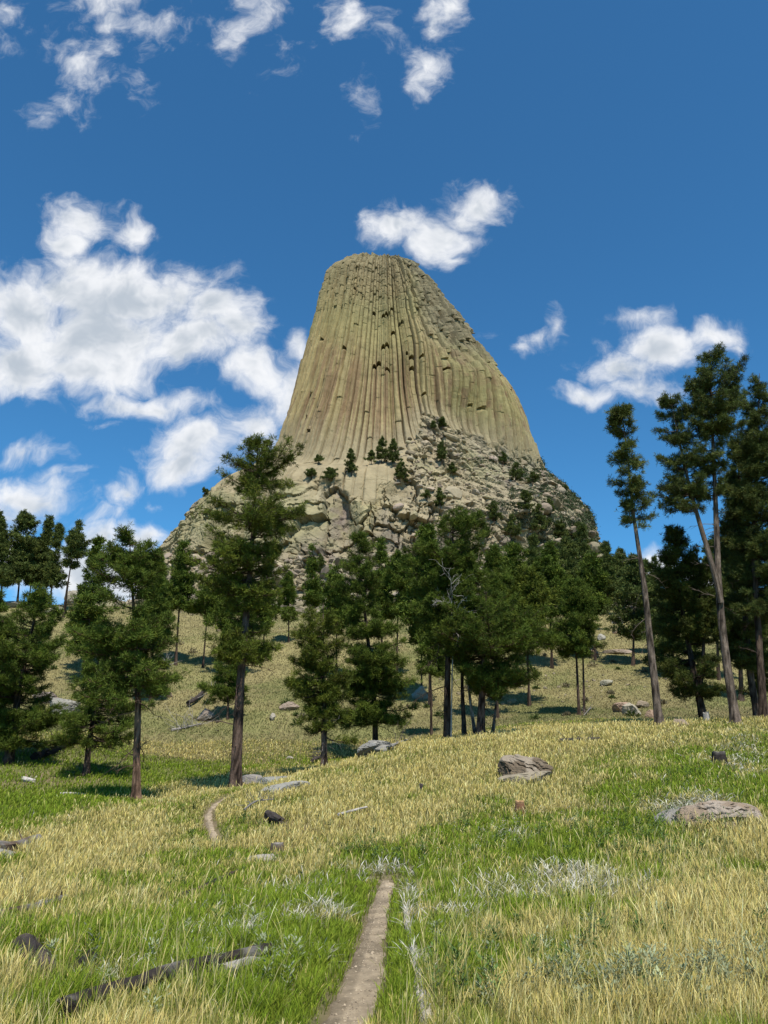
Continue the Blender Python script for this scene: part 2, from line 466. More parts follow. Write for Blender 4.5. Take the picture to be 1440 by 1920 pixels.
C_GREEN = np.array([.11, .18, .018]); C_OLIVE = np.array([.16, .17, .055]); C_GOLD = np.array([.46, .375, .13]); C_WHITE = np.array([.60, .55, .40])
C_SOIL = np.array([.20, .15, .09])
# ground sheet
azd = np.concatenate([np.arange(-180, -36, 2.5), np.arange(-36, 36, .16), np.arange(36, 180, 2.5)])
rd = np.concatenate([[0.02], np.geomspace(.6, 4.2, 30)[:-1], np.geomspace(4.2, 260, 430), np.geomspace(270, 9000, 50)])
AZ, RR = np.meshgrid(np.radians(azd), rd, indexing='ij')
gx, gy = np.sin(AZ) * RR, np.cos(AZ) * RR
gz = G(gx, gy)
na, nr = AZ.shape
i = np.arange(na)[:, None]; j = np.arange(nr - 1)[None]; i2 = (i + 1) % na
F = np.stack([i * nr + j, i * nr + j + 1, i2 * nr + j + 1, i2 * nr + j], -1).reshape(-1, 4)
zg, zo, zw, zb = zones(gx, gy, gz)
soil = C_SOIL[None, None] * (.7 + .6 * fbm(gx / .6, gy / .6, 0, 3, 61))[..., None]
thatch = C_GREEN * .75 * zg[..., None] + C_GOLD * .55 * zo[..., None] + C_WHITE * .5 * zw[..., None]
farw = sst(52, 62, np.hypot(gx, gy))[..., None]
cover = np.clip(.55 + .25 * farw[..., 0] - zb * .6 + (fbm(gx / 1.3, gy / 1.3, 0, 3, 71) - .5) * .8, 0, 1)[..., None]
gc = soil * (1 - cover) + thatch * cover
farc = (np.array([.26, .215, .10]) * (1 - zg[..., None]) + np.array([.15, .155, .055]) * zg[..., None])
farc = farc * .98 * (.7 + .6 * fbm(gx / 3, gy / 3, 0, 4, 81))[..., None]
gc = gc * (1 - farw) + farc * farw
_pe = (1 - sst(.12, .30, path_dist(gx, gy)))[..., None]; gc = gc * (1 - _pe * .8) + np.array([.17, .13, .08]) * _pe * .8
def _gi(T, x, y):
    x = np.asarray(x, float); y = np.asarray(y, float)
    a = np.degrees(np.arctan2(x, y)); r = np.hypot(x, y)
    fa = np.interp(a, np.append(azd, 180.0), np.arange(na + 1)); fr_ = np.interp(r, rd, np.arange(nr))
    i0 = np.clip(np.floor(fa).astype(int), 0, na - 1); j0 = np.clip(np.floor(fr_).astype(int), 0, nr - 2)
    u = fa - i0; v = fr_ - j0; i1 = (i0 + 1) % na
    return (T[i0, j0] * (1 - u) + T[i1, j0] * u) * (1 - v) + (T[i0, j0 + 1] * (1 - u) + T[i1, j0 + 1] * u) * v
PDG = path_dist(gx, gy)
def G(x, y): return _gi(gz, x, y)
def path_dist(x, y): return _gi(PDG, x, y)
ground = tag(mk('ground', np.stack([gx, gy, gz], -1).reshape(-1, 3), F, M_ground, None, gc.reshape(-1, 3), True), kind='structure')

# path
PL = np.concatenate([[0], np.cumsum(np.linalg.norm(np.diff(PATHC, axis=0), axis=1))])
sL = np.arange(0, PL[-1], .06)
cxy = np.stack([np.interp(sL, PL, PATHC[:, 0]), np.interp(sL, PL, PATHC[:, 1])], -1)
tt = np.gradient(cxy, axis=0); tt /= np.linalg.norm(tt, axis=1, keepdims=True); nn = np.stack([-tt[:, 1], tt[:, 0]], -1)
us = np.linspace(-1, 1, 13)
wd = .118 + .09 * (fbm(sL * 1.5, sL * 0, 0, 3, 91)[:, None] - .5) + .10 * (np.stack([fbm(sL * 4, sL * 0 + 3 * sg_, 0, 3, 92) for sg_ in (us > 0)], -1) - .5)
wd = wd + .015 + .065 * (1 - sst(5, 10, cxy[:, 1]))[:, None] - .05 * sst(.5, 0, np.abs(cxy[:, 1] - p_end[1]))[:, None] - .045 * sst(14, 17, cxy[:, 1])[:, None]
pxy = cxy[:, None, :] + nn[:, None, :] * (us[None, :, None] * wd[..., None])
pz = G(pxy[..., 0], pxy[..., 1]) + .012 + (fbm(pxy[..., 0] * 9, pxy[..., 1] * 9, 0, 3, 93) - .5) * .02 - .03 * (np.abs(us)[None] > .99)
n0, n1 = pz.shape
i = np.arange(n0 - 1)[:, None]; j = np.arange(n1 - 1)[None]
F = np.stack([i * n1 + j, (i + 1) * n1 + j, (i + 1) * n1 + j + 1, i * n1 + j + 1], -1)
gap = PKEEP[np.clip(np.searchsorted(PL, sL[:-1]) - 1, 0, len(PKEEP) - 1)]
F = F[gap].reshape(-1, 4)
pc = np.array([.36, .285, .19]) * (.55 + .9 * fbm(pxy[..., 0] * 3, pxy[..., 1] * 3, 0, 4, 96))[..., None] * (.72 + .56 * fbm(pxy[..., 0] * 14, pxy[..., 1] * 14, 0, 3, 94))[..., None]
dk = sst(.42, .7, fbm(pxy[..., 0] * 2, pxy[..., 1] * 2, 0, 3, 95) + .25 * (us[None] > .3))[..., None]
pc = pc * (1 - dk * .35)
tag(mk('path', np.concatenate([pxy, pz[..., None]], -1).reshape(-1, 3), F, M_path, None, pc.reshape(-1, 3), True), kind='structure')

rs = np.random.default_rng(9)
npb = 6000; k = rs.integers(10, len(cxy), npb); k = k[np.hypot(cxy[k, 0], cxy[k, 1]) < 16]; npb = len(k)
un = rs.normal(0, .55, npb).clip(-1.25, 1.25); pp = cxy[k] + nn[k] * (un * .14)[:, None] + rs.normal(0, .03, (npb, 2))
s_ = np.exp(rs.normal(-5.15, .4, npb)); zt_ = G(pp[:, 0], pp[:, 1]) + .014
oc = np.array([[1,0,0],[0,1,0],[-1,0,0],[0,-1,0],[0,0,.8],[0,0,-.8]], float); of = np.array([[0,1,4],[1,2,4],[2,3,4],[3,0,4],[1,0,5],[2,1,5],[3,2,5],[0,3,5]])
V = np.concatenate([pp, zt_[:, None]], 1)[:, None] + oc[None] * s_[:, None, None] * rs.uniform(.6, 1.4, (npb, 6, 1))
cc = np.array([.42, .34, .24]) * rs.uniform(.45, 1.3, (npb, 1, 1))
tag(mk('pebbles', V.reshape(-1, 3), (np.arange(npb) * 6)[:, None, None].repeat(8, 1).reshape(-1, 1) + np.tile(of, (npb, 1)), M_path, None, np.broadcast_to(cc, (npb, 6, 3)).reshape(-1, 3)),
    'fine tan gravel littering the narrow foot path', 'gravel', kind='stuff')

# ------------------------------------------------------------------ the rock tower
TY = 500.0
def side_keys(pts, phi):
    out = []
    for px, py in pts:
        x, y, z = ray(px, py); ta = x / y; s_, c_ = math.sin(R_(phi)), math.cos(R_(phi))
        t = TY * ta / (s_ + ta * c_)
        out.append((t, CAMZ + z / y * (TY - t * c_)))
    return out
def front_keys(pts):
    out = []
    for py, Y in pts:
        p = at(720, py, Y); out.append((TY - Y, p[2]))
    return out
KL = side_keys([(280,1135),(298,1060),(340,975),(412,915),(518,840),(537,792),(559,722),(577,655),(593,592),(604,538),(615,510),(648,495)], -80)
KR = side_keys([(1140,1140),(1121,1045),(1097,965),(1062,922),(1028,882),(997,812),(962,732),(918,676),(869,610),(820,550),(774,506),(735,482)], 80)
KF = front_keys([(1140,322),(1072,356),(980,372),(892,388),(864,412),(812,424),(740,436),(665,446),(600,454),(540,460),(500,464),(483,472)])
tab = {}
def mix(a, b, t): return [(p[0] + (q[0] - p[0]) * t, p[1] + (q[1] - p[1]) * t) for p, q in zip(a, b)]
tab[-80] = KL; tab[80] = KR; tab[0] = KF
def bulge(K, f):
    return [(p[0] * (1 + f * (i < 4) + f * .5 * (i >= 4)), p[1]) for i, p in enumerate(K)]
tab[-45] = bulge(mix(KL, KF, .45), .03); tab[-22] = bulge(mix(KL, KF, .75), .02)
tab[22] = mix(KF, KR, .25); tab[45] = bulge(mix(KF, KR, .55), .03); tab[65] = mix(KF, KR, .85)
def setk(phi, k, r, z): tab[phi][k] = (r, z)
setk(-22, 4, 90, 160); setk(-45, 4, 83, 170)
setk(22, 4, 70, 196); setk(22, 3, 86, 172); setk(22, 5, 63, 212); setk(22, 6, 58, 230)
setk(45, 4, 80, 182); setk(45, 5, 74, 200); setk(45, 3, 100, 155)
setk(65, 4, 97, 174)
tab[-130] = KL; tab[-180] = KL; tab[180] = mix(KL, KR, .5); tab[130] = KR
kn = sorted(tab)
KRt = np.array([[p[0] for p in tab[k]] for k in kn]); KZt = np.array([[p[1] for p in tab[k]] for k in kn])
phid = np.concatenate([np.arange(-104, 104, .225), np.arange(104, 256, 3.0)])
dens = np.arange(-180, 181, 1.0)
def smooth_phi(T):
    o = np.stack([np.interp(dens, kn, T[:, k]) for k in range(T.shape[1])], -1)
    w = np.exp(-(np.arange(-14, 15) / 6.0) ** 2); w /= w.sum()
    pad = np.concatenate([o[-15:-1], o, o[1:15]])
    sm = np.stack([np.convolve(pad[:, k], w, 'valid') for k in range(o.shape[1])], -1)
    pm = np.where(phid > 180, phid - 360, phid)
    return np.stack([np.interp(pm, dens, sm[:, k]) for k in range(o.shape[1])], -1)
KRp, KZp = smooth_phi(KRt), smooth_phi(KZt)
# add skirt (k=-1) and summit centre (k=12)
KRp = np.concatenate([KRp[:, :1] + 25, KRp, KRp[:, 11:] * .25], 1); KZp = np.concatenate([KZp[:, :1] - 30, KZp, np.full((len(phid), 1), KZt[:, 11].mean() + 3)], 1)
rows = [6, 34, 84, 60, 38, 30, 48, 54, 56, 50, 32, 14, 8]
sv = np.concatenate([k + np.linspace(0, 1, n, endpoint=False) for k, n in enumerate(rows)] + [[13.0]])
def herm(T, s):
    k = np.clip(np.floor(s).astype(int), 0, T.shape[1] - 2); t = s - k
    m = np.gradient(T, axis=1)
    d = np.diff(T, axis=1)
    for a in range(1, T.shape[1] - 1):   # limit overshoot
        lim = 2 * np.minimum(np.abs(d[:, a - 1]), np.abs(d[:, a])); same = np.sign(d[:, a - 1]) == np.sign(d[:, a])
        m[:, a] = np.where(same, np.clip(m[:, a], -lim, lim), 0)
    m[:, 0] = d[:, 0]; m[:, -1] = d[:, -1]
    a = T[:, k]; b = T[:, k + 1]; ma = m[:, k]; mb = m[:, k + 1]
    return (2 * t**3 - 3 * t**2 + 1) * a + (t**3 - 2 * t**2 + t) * ma + (-2 * t**3 + 3 * t**2) * b + (t**3 - t**2) * mb
TR = herm(KRp, sv); TZ = herm(KZp, sv)          # (phi, s)
sv = sv - 1.0                                    # back to key numbering
PHI = np.radians(phid)[:, None] + 0 * TR; SS = sv[None] + 0 * TR
def pol(r, ph, z): return np.stack([r * np.sin(ph), TY - r * np.cos(ph), z], -1)
B0 = pol(TR, PHI, TZ)
bpx, bpy_ = proj(B0)
X, Y, Z = B0[..., 0], B0[..., 1], B0[..., 2]
# column ids round the tower
cb = [-math.pi]; r2 = random.Random(12)
while cb[-1] < math.pi * 1.5: cb.append(cb[-1] + R_(r2.choice([1.6, 2.0, 2.4, 2.7, 3.1, 3.6])))
cb = np.array(cb)
phw = PHI + R_(.18) * (fbm(PHI * 9, Z / 60, 0, 2, 101) - .5) * 1.6 + R_(.15) * (fbm(PHI * 40, Z / 16, 0, 2, 102) - .5)
ci = np.searchsorted(cb, phw) - 1
u = (phw - cb[ci]) / (cb[ci + 1] - cb[ci])
wcol = (cb[ci + 1] - cb[ci]) * TR
prof = -np.abs(2 * u - 1) ** 6
upper = sst(7.2, 9.6, SS + .8 * (fbm(X / 20, Z / 20, Y / 20, 2, 103) - .5) + 1.4 * sst(.25, .9, PHI) )
hid = _h(ci, ci * 0, ci * 0, 111)
colw = sst(3.9, 4.25, SS + .35 * (hid - .5) + 1.5 * sst(.38, .05, PHI) * sst(-1.5, -1.0, PHI) + 1.0 * (fbm(X / 14, Y / 14, Z / 14, 3, 129) - .5))
seglen = 5 + 5 * _h(ci, ci * 0, ci * 0, 112)
segf = Z / seglen + _h(ci, ci * 0 + 3, ci * 0, 113) * 7
sg = np.floor(segf); sf = segf - sg
hs = _h(ci, sg, ci * 0, 114) - .5
edge = np.minimum(sf, 1 - sf)
grp = fbm(PHI * 14, Z * 0, 0, 2, 115) - .5
jit = (_h(ci, np.floor(Z / 45 + hid * 4), ci * 0, 130) - .5) * 1.4
hb = _h(ci + (u > .5), ci * 0, ci * 0, 120)      # each joint has its own depth
tiltc = (_h(ci, ci * 0 + 9, ci * 0, 127) - .5) * 2.2 * (2 * u - 1) + (_h(ci, ci * 0 + 9, ci * 0, 128) > .5) * .5 * np.abs(u - .5)
disp = (tiltc + jit + prof * (1.3 + 4.2 * hb ** 2.5) * (1 + .8 * sst(.3, .9, np.abs(PHI))) * np.clip(wcol / 3.0, .6, 1.5) * (.45 + .55 * sst(3.6, 4.6, SS))
        + (hid - .5) * (1.9 + .8 * upper) + grp * 5 * sst(4.2, 6, SS)
        + upper * (hs * 1.5 - .7 * (1 - sst(0, .10, edge))) + (1 - upper) * (hs * .35 - .25 * (1 - sst(0, .05, edge)) * (_h(ci, sg, ci * 0, 118) > .6))
        + (fbm(X / 3, Z / 5, Y / 3, 3, 117) - .5) * (1.0 + 1.6 * upper)
        + (fbm(PHI * 5, Z / 70, 0, 3, 119) - .5) * 5
        + sst(.25, .8, PHI) * sst(5.6, 7.5, SS) * ((_h(ci, np.floor(Z / 9 + hid * 5), ci * 0, 125) - .5) * 5 + (fbm(X / 5, Z / 6, Y / 5, 3, 126) - .5) * 4))
# a few broken-off hollows under small overhangs
HOLES = [(718,592,1.5),(752,601,1.6),(742,620,1.2),(662,570,1.2),(604,633,1.7),(645,650,1.3),(716,650,1.5),(703,683,1.5),(762,658,1.3),(774,667,1.2),(769,687,1.3),(790,668,1.3),(728,690,.9),
         (793,739,.9),(581,803,1.2),(911,763,1.4),(698,583,1.2),(735,575,.9),(566,662,1.3),(887,757,.9),(573,690,.8),(660,538,1.1),(845,690,.8),(590,655,.9)]
hole = np.zeros_like(disp)
for (hx, hy, hr) in HOLES:
    d2 = (bpx - hx) ** 2 + (bpy_ - hy) ** 2 + (np.abs(PHI) > 1.9) * 1e6
    ii = np.unravel_index(np.argmin(d2), d2.shape); c = ci[ii]; z0 = Z[ii]
    for dc in ((0, 1) if hr > 1.4 else (0,)):
        m = (ci == c + dc) & (np.abs(PHI) < 1.9)
        dz = Z - z0 - (dc * 1.8)
        uu = np.abs(2 * u - 1)
        hole = np.maximum(hole, m * sst(-hr * 1.8, hr * .2, dz + uu * 1.4) * (dz < hr * (.8 - uu * 1.2)) * 5.0)
disp = disp * colw - hole
# apron: jointed blocks and cliff
sr = sst(.12, .5, PHI) * (1 - .15 * colw)
aw = 1 - colw
ax, ay, az_ = X / 11.0, Y / 11.0, Z / 20.0
wx = fbm(X / 12, Y / 12, Z / 12, 3, 121) * 1.3; wz = fbm(X / 12 + 9, Y / 12, Z / 12, 3, 122) * 1.3
f1, f2, id1 = voro(ax + wx, ay + wz, az_ + wx, 131)
g1, g2, id2 = voro(X / 3.6 + wx, Y / 3.6 + wz, Z / 4.6 + wx, 141)
h1, h2, id3 = voro(X / 1.9, Y / 1.9, Z / 2.2, 151)
# tilted columns sweeping down the right shoulder and far left
tl = np.sin(0)
ra = (PHI * 60 + Z * np.where(PHI > 0, .45, -.75)) / 4.2
rb = (Z + np.abs(PHI) * 20) / 9
k1, k2, id4 = voro(ra, rb, 0 * ra, 161)
tilt = np.clip(sst(.15, .6, PHI) + sst(-.75, -1.15, PHI) + sst(2.7, 3.4, SS) * .8, 0, 1)
cliffy = sst(.7, 1.3, SS) * (1 - tilt)
tlt = ((X / 11.0 + wx) % 1 - .5) * np.sin(id1 * 40) + ((Z / 20.0) % 1 - .5) * np.cos(id1 * 70)
blk = (id1 - .5) * 8.0 + tlt * 2.6 - 3.4 * (1 - sst(0, .07, f2 - f1)) + (id2 - .5) * 1.3 - .5 * (1 - sst(0, .08, g2 - g1)) + (id3 - .5) * .3 + (fbm(X / 6, Y / 6, Z / 30, 3, 176) - .5) * 5
til = (id4 - .5) * 3.4 - 2.0 * (1 - sst(0, .22, k2 - k1)) + (id2 - .5) * 1.3 + (id3 - .5) * .8
rub = (id2 - .5) * 2.6 + (id3 - .5) * 1.6 - .9 * (1 - sst(0, .2, g2 - g1)) + (id1 - .5) * 2
low = 1 - sst(.4, 1.1, SS)
gul = (fbm(PHI * 5, Z / 50, 0, 3, 171) - .5) * 22 * sst(0, 1, SS) * (1 - sst(2.5, 3.8, SS))
ap = (low * rub + (1 - low) * (tilt * til + (1 - tilt) * blk)) + gul
# the two buttress columns in the middle of the base cliff and the purple recess
def bump_px(cx, cy, sx, sy): return np.exp(-((bpx - cx) / sx) ** 2 - ((bpy_ - cy) / sy) ** 2) * (np.abs(PHI) < 1.2)
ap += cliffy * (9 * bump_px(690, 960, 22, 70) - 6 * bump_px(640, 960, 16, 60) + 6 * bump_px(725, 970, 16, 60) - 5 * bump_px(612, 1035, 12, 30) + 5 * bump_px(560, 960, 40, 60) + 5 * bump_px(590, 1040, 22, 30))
ap = ap * (1 - .42 * sst(1.9, 2.9, SS) * sst(.42, .1, PHI) * sst(-1.6, -1.1, PHI))
disp = disp + aw * ap * sst(-1, -.2, SS)
fadeback = np.where(np.abs(np.where(phid > 180, phid - 360, phid)) > 108, .2, 1)[:, None]
disp = disp * (1 - .75 * sst(11, 11.8, SS)) * fadeback
zdisp = aw * ((id1 - .5) * 2.0 * (1 - low) + (id2 - .5) * 1.2) + sst(10.6, 11, SS) * ((id2 - .5) * 3.5 + (id3 - .5) * 1.5 + (fbm(X / 14, Y / 14, 0, 3, 175) - .5) * 4) * (SS < 11.95)
rr = TR + disp
TV = pol(np.maximum(rr, .5), PHI, TZ + zdisp)
# colours of the rock itself
def C(r, g, b): return np.array([r, g, b])
n_a = fbm(X / 30, Y / 30, Z / 45, 4, 181)[..., None]; n_b = fbm(PHI * 60, Z / 55, 0, 4, 182)[..., None]; n_c = fbm(X / 5, Y / 5, Z / 6, 4, 183)[..., None]
base = C(.35, .278, .135) * (1 + .34 * (hid[..., None] - .5))
lich = C(.32, .28, .125)
brown = C(.235, .155, .085)
grey = C(.22, .19, .125)
pale = C(.345, .285, .178)
s_ = SS[..., None]
col = base + 0 * n_a
w = sst(.46, .60, n_b) * sst(4.1, 4.9, s_) * (1 - sst(6.6, 8.0, s_)); col = col * (1 - w * .85) + brown * w * .85
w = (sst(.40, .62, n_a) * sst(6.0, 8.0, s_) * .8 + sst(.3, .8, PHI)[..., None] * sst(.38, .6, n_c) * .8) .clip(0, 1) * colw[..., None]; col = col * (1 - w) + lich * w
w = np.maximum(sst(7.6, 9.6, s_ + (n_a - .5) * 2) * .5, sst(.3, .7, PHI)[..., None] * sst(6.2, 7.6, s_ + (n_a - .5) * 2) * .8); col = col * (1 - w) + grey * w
w = (1 - colw[..., None]); col = col * (1 - w) + (pale * (.86 + .3 * n_c)) * w
w = w * sst(.42, .6, n_a) * .7; col = col * (1 - w) + C(.31, .285, .15) * w
w = (aw * (1 - low))[..., None] * sst(.56, .68, fbm(X / 16, Y / 16, Z / 16, 3, 184))[..., None] * .7; col = col * (1 - w) + C(.20, .165, .13) * w
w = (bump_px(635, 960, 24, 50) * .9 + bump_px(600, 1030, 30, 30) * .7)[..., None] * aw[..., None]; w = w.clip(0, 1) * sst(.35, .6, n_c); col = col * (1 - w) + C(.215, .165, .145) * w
w = (bump_px(692, 940, 24, 60) * .8)[..., None] * aw[..., None]; col = col * (1 - w) + C(.39, .335, .17) * w
w = (sst(5.5, 4.1, s_ + .6 * (n_a - .5)) * colw[..., None]) * .8; col = col * (1 - w) + pale * w
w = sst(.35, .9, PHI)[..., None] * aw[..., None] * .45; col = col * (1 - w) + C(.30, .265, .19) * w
col = col * (.70 + .30 * n_c)
nP, nS = SS.shape
def grid_faces(j0, j1):
    i = np.arange(nP)[:, None]; j = np.arange(j0, j1)[None]; i2 = (i + 1) % nP
    return np.stack([i * nS + j, i2 * nS + j, i2 * nS + j + 1, i * nS + j + 1], -1).reshape(-1, 4)
def sub(name, j0, j1, mat, parent, cap=False):
    F = grid_faces(j0, j1)
    idx = np.unique(F); mp = np.full(nP * nS, -1); mp[idx] = np.arange(len(idx))
    V = TV.reshape(-1, 3)[idx]; Cc = col.reshape(-1, 3)[idx]; F = [mp[F]]
    if cap:
        last = mp[np.arange(nP) * nS + nS - 1]; V = np.vstack([V, V[last].mean(0)]); Cc = np.vstack([Cc, Cc[last].mean(0)])
        F.append(np.stack([last, np.roll(last, -1), np.full(nP, len(V) - 1)], -1))
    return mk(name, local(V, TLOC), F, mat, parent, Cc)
TLOC = np.array([0, TY, 55.0])
tower = tag(empty('rock_tower', TLOC), 'huge pale rock tower of vertical columns with a flat summit, rising behind the pines', 'rock tower')
js = [int(np.searchsorted(sv, k)) for k in (4.0, 10.9)]
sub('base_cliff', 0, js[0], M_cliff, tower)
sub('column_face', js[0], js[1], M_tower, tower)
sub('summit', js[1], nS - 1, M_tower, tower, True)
fr = (np.abs(PHI) < 1.45).ravel()
TVf = TV.reshape(-1, 3)[fr]; TPf = np.stack(proj(TVf), -1)
def tower_hit(px, py):
    d = np.hypot(TPf[:, 0] - px, TPf[:, 1] - py); k = np.where(d < max(3.0, d.min() + .5))[0]
    return TVf[k[np.argmin(TVf[k, 1])]]

# ------------------------------------------------------------------ pines
BARK_D = np.array([.075, .052, .038]); BARK_O = np.array([.155, .095, .062]); BARK_G = np.array([.125, .095, .072])
def unit(v): return v / (np.linalg.norm(v, axis=-1, keepdims=True) + 1e-9)

def crown_mesh(rg, attachf, zr, outl, lod, dens, droop, tint, thin=1.0):
    """limbs, twigs and needle tufts of one stem. attachf(z)->axis point; outl(z)->(left, right) reach"""
    z0, z1 = zr; z0 = z0 + .05 * (z1 - z0); H = z1 - z0
    nb = int(max(16, H * [18, 19, 18, 12][lod] * dens))
    # limbs grow in irregular tiers
    nt = max(6, int(H / .5)); tz = np.sort(rg.random(nt)); tier = tz[rg.integers(0, nt, nb)]
    t = np.clip(tier + rg.normal(0, .012, nb), 0.0, 1); t = np.where(rg.random(nb) < .5, rg.random(nb), t)
    zt = z0 + t * H
    a = rg.random(nb) * 2 * math.pi
    l, r = outl(zt); side = np.where(np.cos(a) > 0, r, l); avg = (l + r) / 2
    ca = np.abs(np.cos(a)); reach = side * ca + avg * (1 - ca)
    L = np.maximum(.25, reach * (1.34 - .78 * rg.random(nb) ** 1.25))
    lob = .80 + .35 * np.sin(a * 2 + zt * 1.3 + rg.random() * 6) * np.sin(zt * 2.1 + a + rg.random() * 6)
    L = np.maximum(.25, L * np.clip(lob, .5, 1.12))
    el = droop + t ** 1.5 * .75 + rg.normal(0, .10, nb)
    za = np.clip(zt - L * np.tan(el) * .8, attachf(None)[0], attachf(None)[1])
    A = attachf(za)
    tip = attachf(zt); tip = np.stack([tip[:, 0] + np.cos(a) * L, tip[:, 1] + np.sin(a) * L, zt + .35 * L * (rg.random(nb) - .4)], -1)
    hor = unit(np.stack([np.cos(a), np.sin(a), 0 * a], -1))
    sag = -L * .10
    def P(k, u):
        p = A[k] * (1 - u)[:, None] + tip[k] * u[:, None]
        p[:, 2] += sag[k] * np.sin(u * math.pi)
        wob = np.sin(u * 5 + k)[:, None] * np.stack([-hor[k][:, 1], hor[k][:, 0], 0 * u], -1) * (L[k] * .05)[:, None]
        return p + wob
    nseg = 4 if lod < 2 else 2
    S_A, S_B, RA, RB = [], [], [], []
    r0 = .012 + .016 * L
    for i in range(nseg):
        k = np.arange(nb); S_A.append(P(k, np.full(nb, i / nseg))); S_B.append(P(k, np.full(nb, (i + 1) / nseg)))
        RA.append(r0 * (1 - .8 * i / nseg)); RB.append(r0 * (1 - .8 * (i + 1) / nseg))
    # twigs
    per = [8.5, 6.5, 4.2, 2.6][lod] * thin
    ns = np.maximum(2, (L * per + 2.5).astype(int)); k = np.repeat(np.arange(nb), ns)
    u = .15 + .85 * rg.random(len(k)) ** .75
    sgn = np.where(rg.random(len(k)) < .5, -1, 1); ang = sgn * rg.uniform(.35, 1.25, len(k))
    tl = (.22 * L[k] * (1.15 - u) + .16) * rg.uniform(.6, 1.35, len(k)) + .08
    dirh = np.stack([hor[k][:, 0] * np.cos(ang) - hor[k][:, 1] * np.sin(ang), hor[k][:, 0] * np.sin(ang) + hor[k][:, 1] * np.cos(ang), rg.normal(.38, .38, len(k))], -1)
    dirh = unit(dirh); T0 = P(k, u); T1 = T0 + dirh * tl[:, None]
    if lod < 2:
        S_A.append(T0); S_B.append(T1); RA.append(np.full(len(k), .013)); RB.append(np.full(len(k), .006))
    # tufts
    m = [3, 3, 2, 2][lod]
    kk = np.repeat(np.arange(len(k)), m); v = np.tile(np.linspace(.42, 1, m), len(k)) + rg.normal(0, .06, len(kk))
    C0 = T0[kk] + dirh[kk] * (tl[kk] * v)[:, None] + rg.normal(0, .07 + .035 * lod, (len(kk), 3))
    D = unit(dirh[kk] + [0, 0, .45] + rg.normal(0, .2, (len(kk), 3)))
    # tip tufts
    C0 = np.vstack([C0, tip]); D = np.vstack([D, unit(hor + [0, 0, .6])])
    n = len(C0); q = [13, 11, 9, 7][lod]
    ln = [.25, .30, .46, .95][lod]; wdt = [.026, .040, .085, .24][lod]
    nd = unit(D[:, None, :] * .75 + unit(rg.normal(0, 1, (n, q, 3))) * .95)
    ln_ = ln * rg.uniform(.65, 1.15, (n, q, 1))
    root = C0[:, None, :] - D[:, None, :] * ln * .25 + rg.normal(0, ln * .12, (n, q, 3))
    wv = unit(np.cross(nd, rg.normal(0, 1, (n, q, 3)))) * wdt * .5
    mid = root + nd * ln_ * .45
    V = np.stack([root, mid + wv, root + nd * ln_, mid - wv], 2)
    V = V.reshape(-1, 3)
    F = (np.arange(n * q) * 4)[:, None] + np.array([[0, 1, 2, 3]])
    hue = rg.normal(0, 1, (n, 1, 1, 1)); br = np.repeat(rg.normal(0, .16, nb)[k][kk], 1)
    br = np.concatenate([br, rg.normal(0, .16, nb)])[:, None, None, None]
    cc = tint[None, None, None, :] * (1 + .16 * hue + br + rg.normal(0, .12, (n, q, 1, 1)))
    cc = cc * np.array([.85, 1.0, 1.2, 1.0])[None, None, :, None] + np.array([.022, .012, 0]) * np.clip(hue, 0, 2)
    cc = np.clip(cc, .008, .4)
    return V, F, np.broadcast_to(cc, (n, q, 4, 3)).reshape(-1, 3), np.vstack(S_A), np.vstack(S_B), np.concatenate(RA), np.concatenate(RB)

def dead_limbs(rg, attachf, z0, z1, n, lmax, droop=-.1):
    SA, SB, RA, RB = [], [], [], []
    for i in range(n):
        z = rg.uniform(z0, z1); a = rg.uniform(0, 6.28); L = rg.uniform(.3, 1) * lmax; el = rg.normal(droop, .25)
        p = attachf(np.array([z]))[0]; d = np.array([math.cos(a) * math.cos(el), math.sin(a) * math.cos(el), math.sin(el)])
        r = .008 + .012 * L
        m = 5
        for j in range(m):
            d = unit(d + rg.normal(0, .16, 3) + [0, 0, -.10]); q = p + d * L / m
            SA.append(p); SB.append(q); RA.append(r * (1 - j / m * .8)); RB.append(r * (1 - (j + 1) / m * .8))
            if j > 0:
                for _ in range(2):
                    e = unit(d + rg.normal(0, .7, 3)); SA.append(q); SB.append(q + e * L * rg.uniform(.1, .3)); RA.append(r * .4); RB.append(.003)
            p = q
    return np.array(SA), np.array(SB), np.array(RA), np.array(RB)

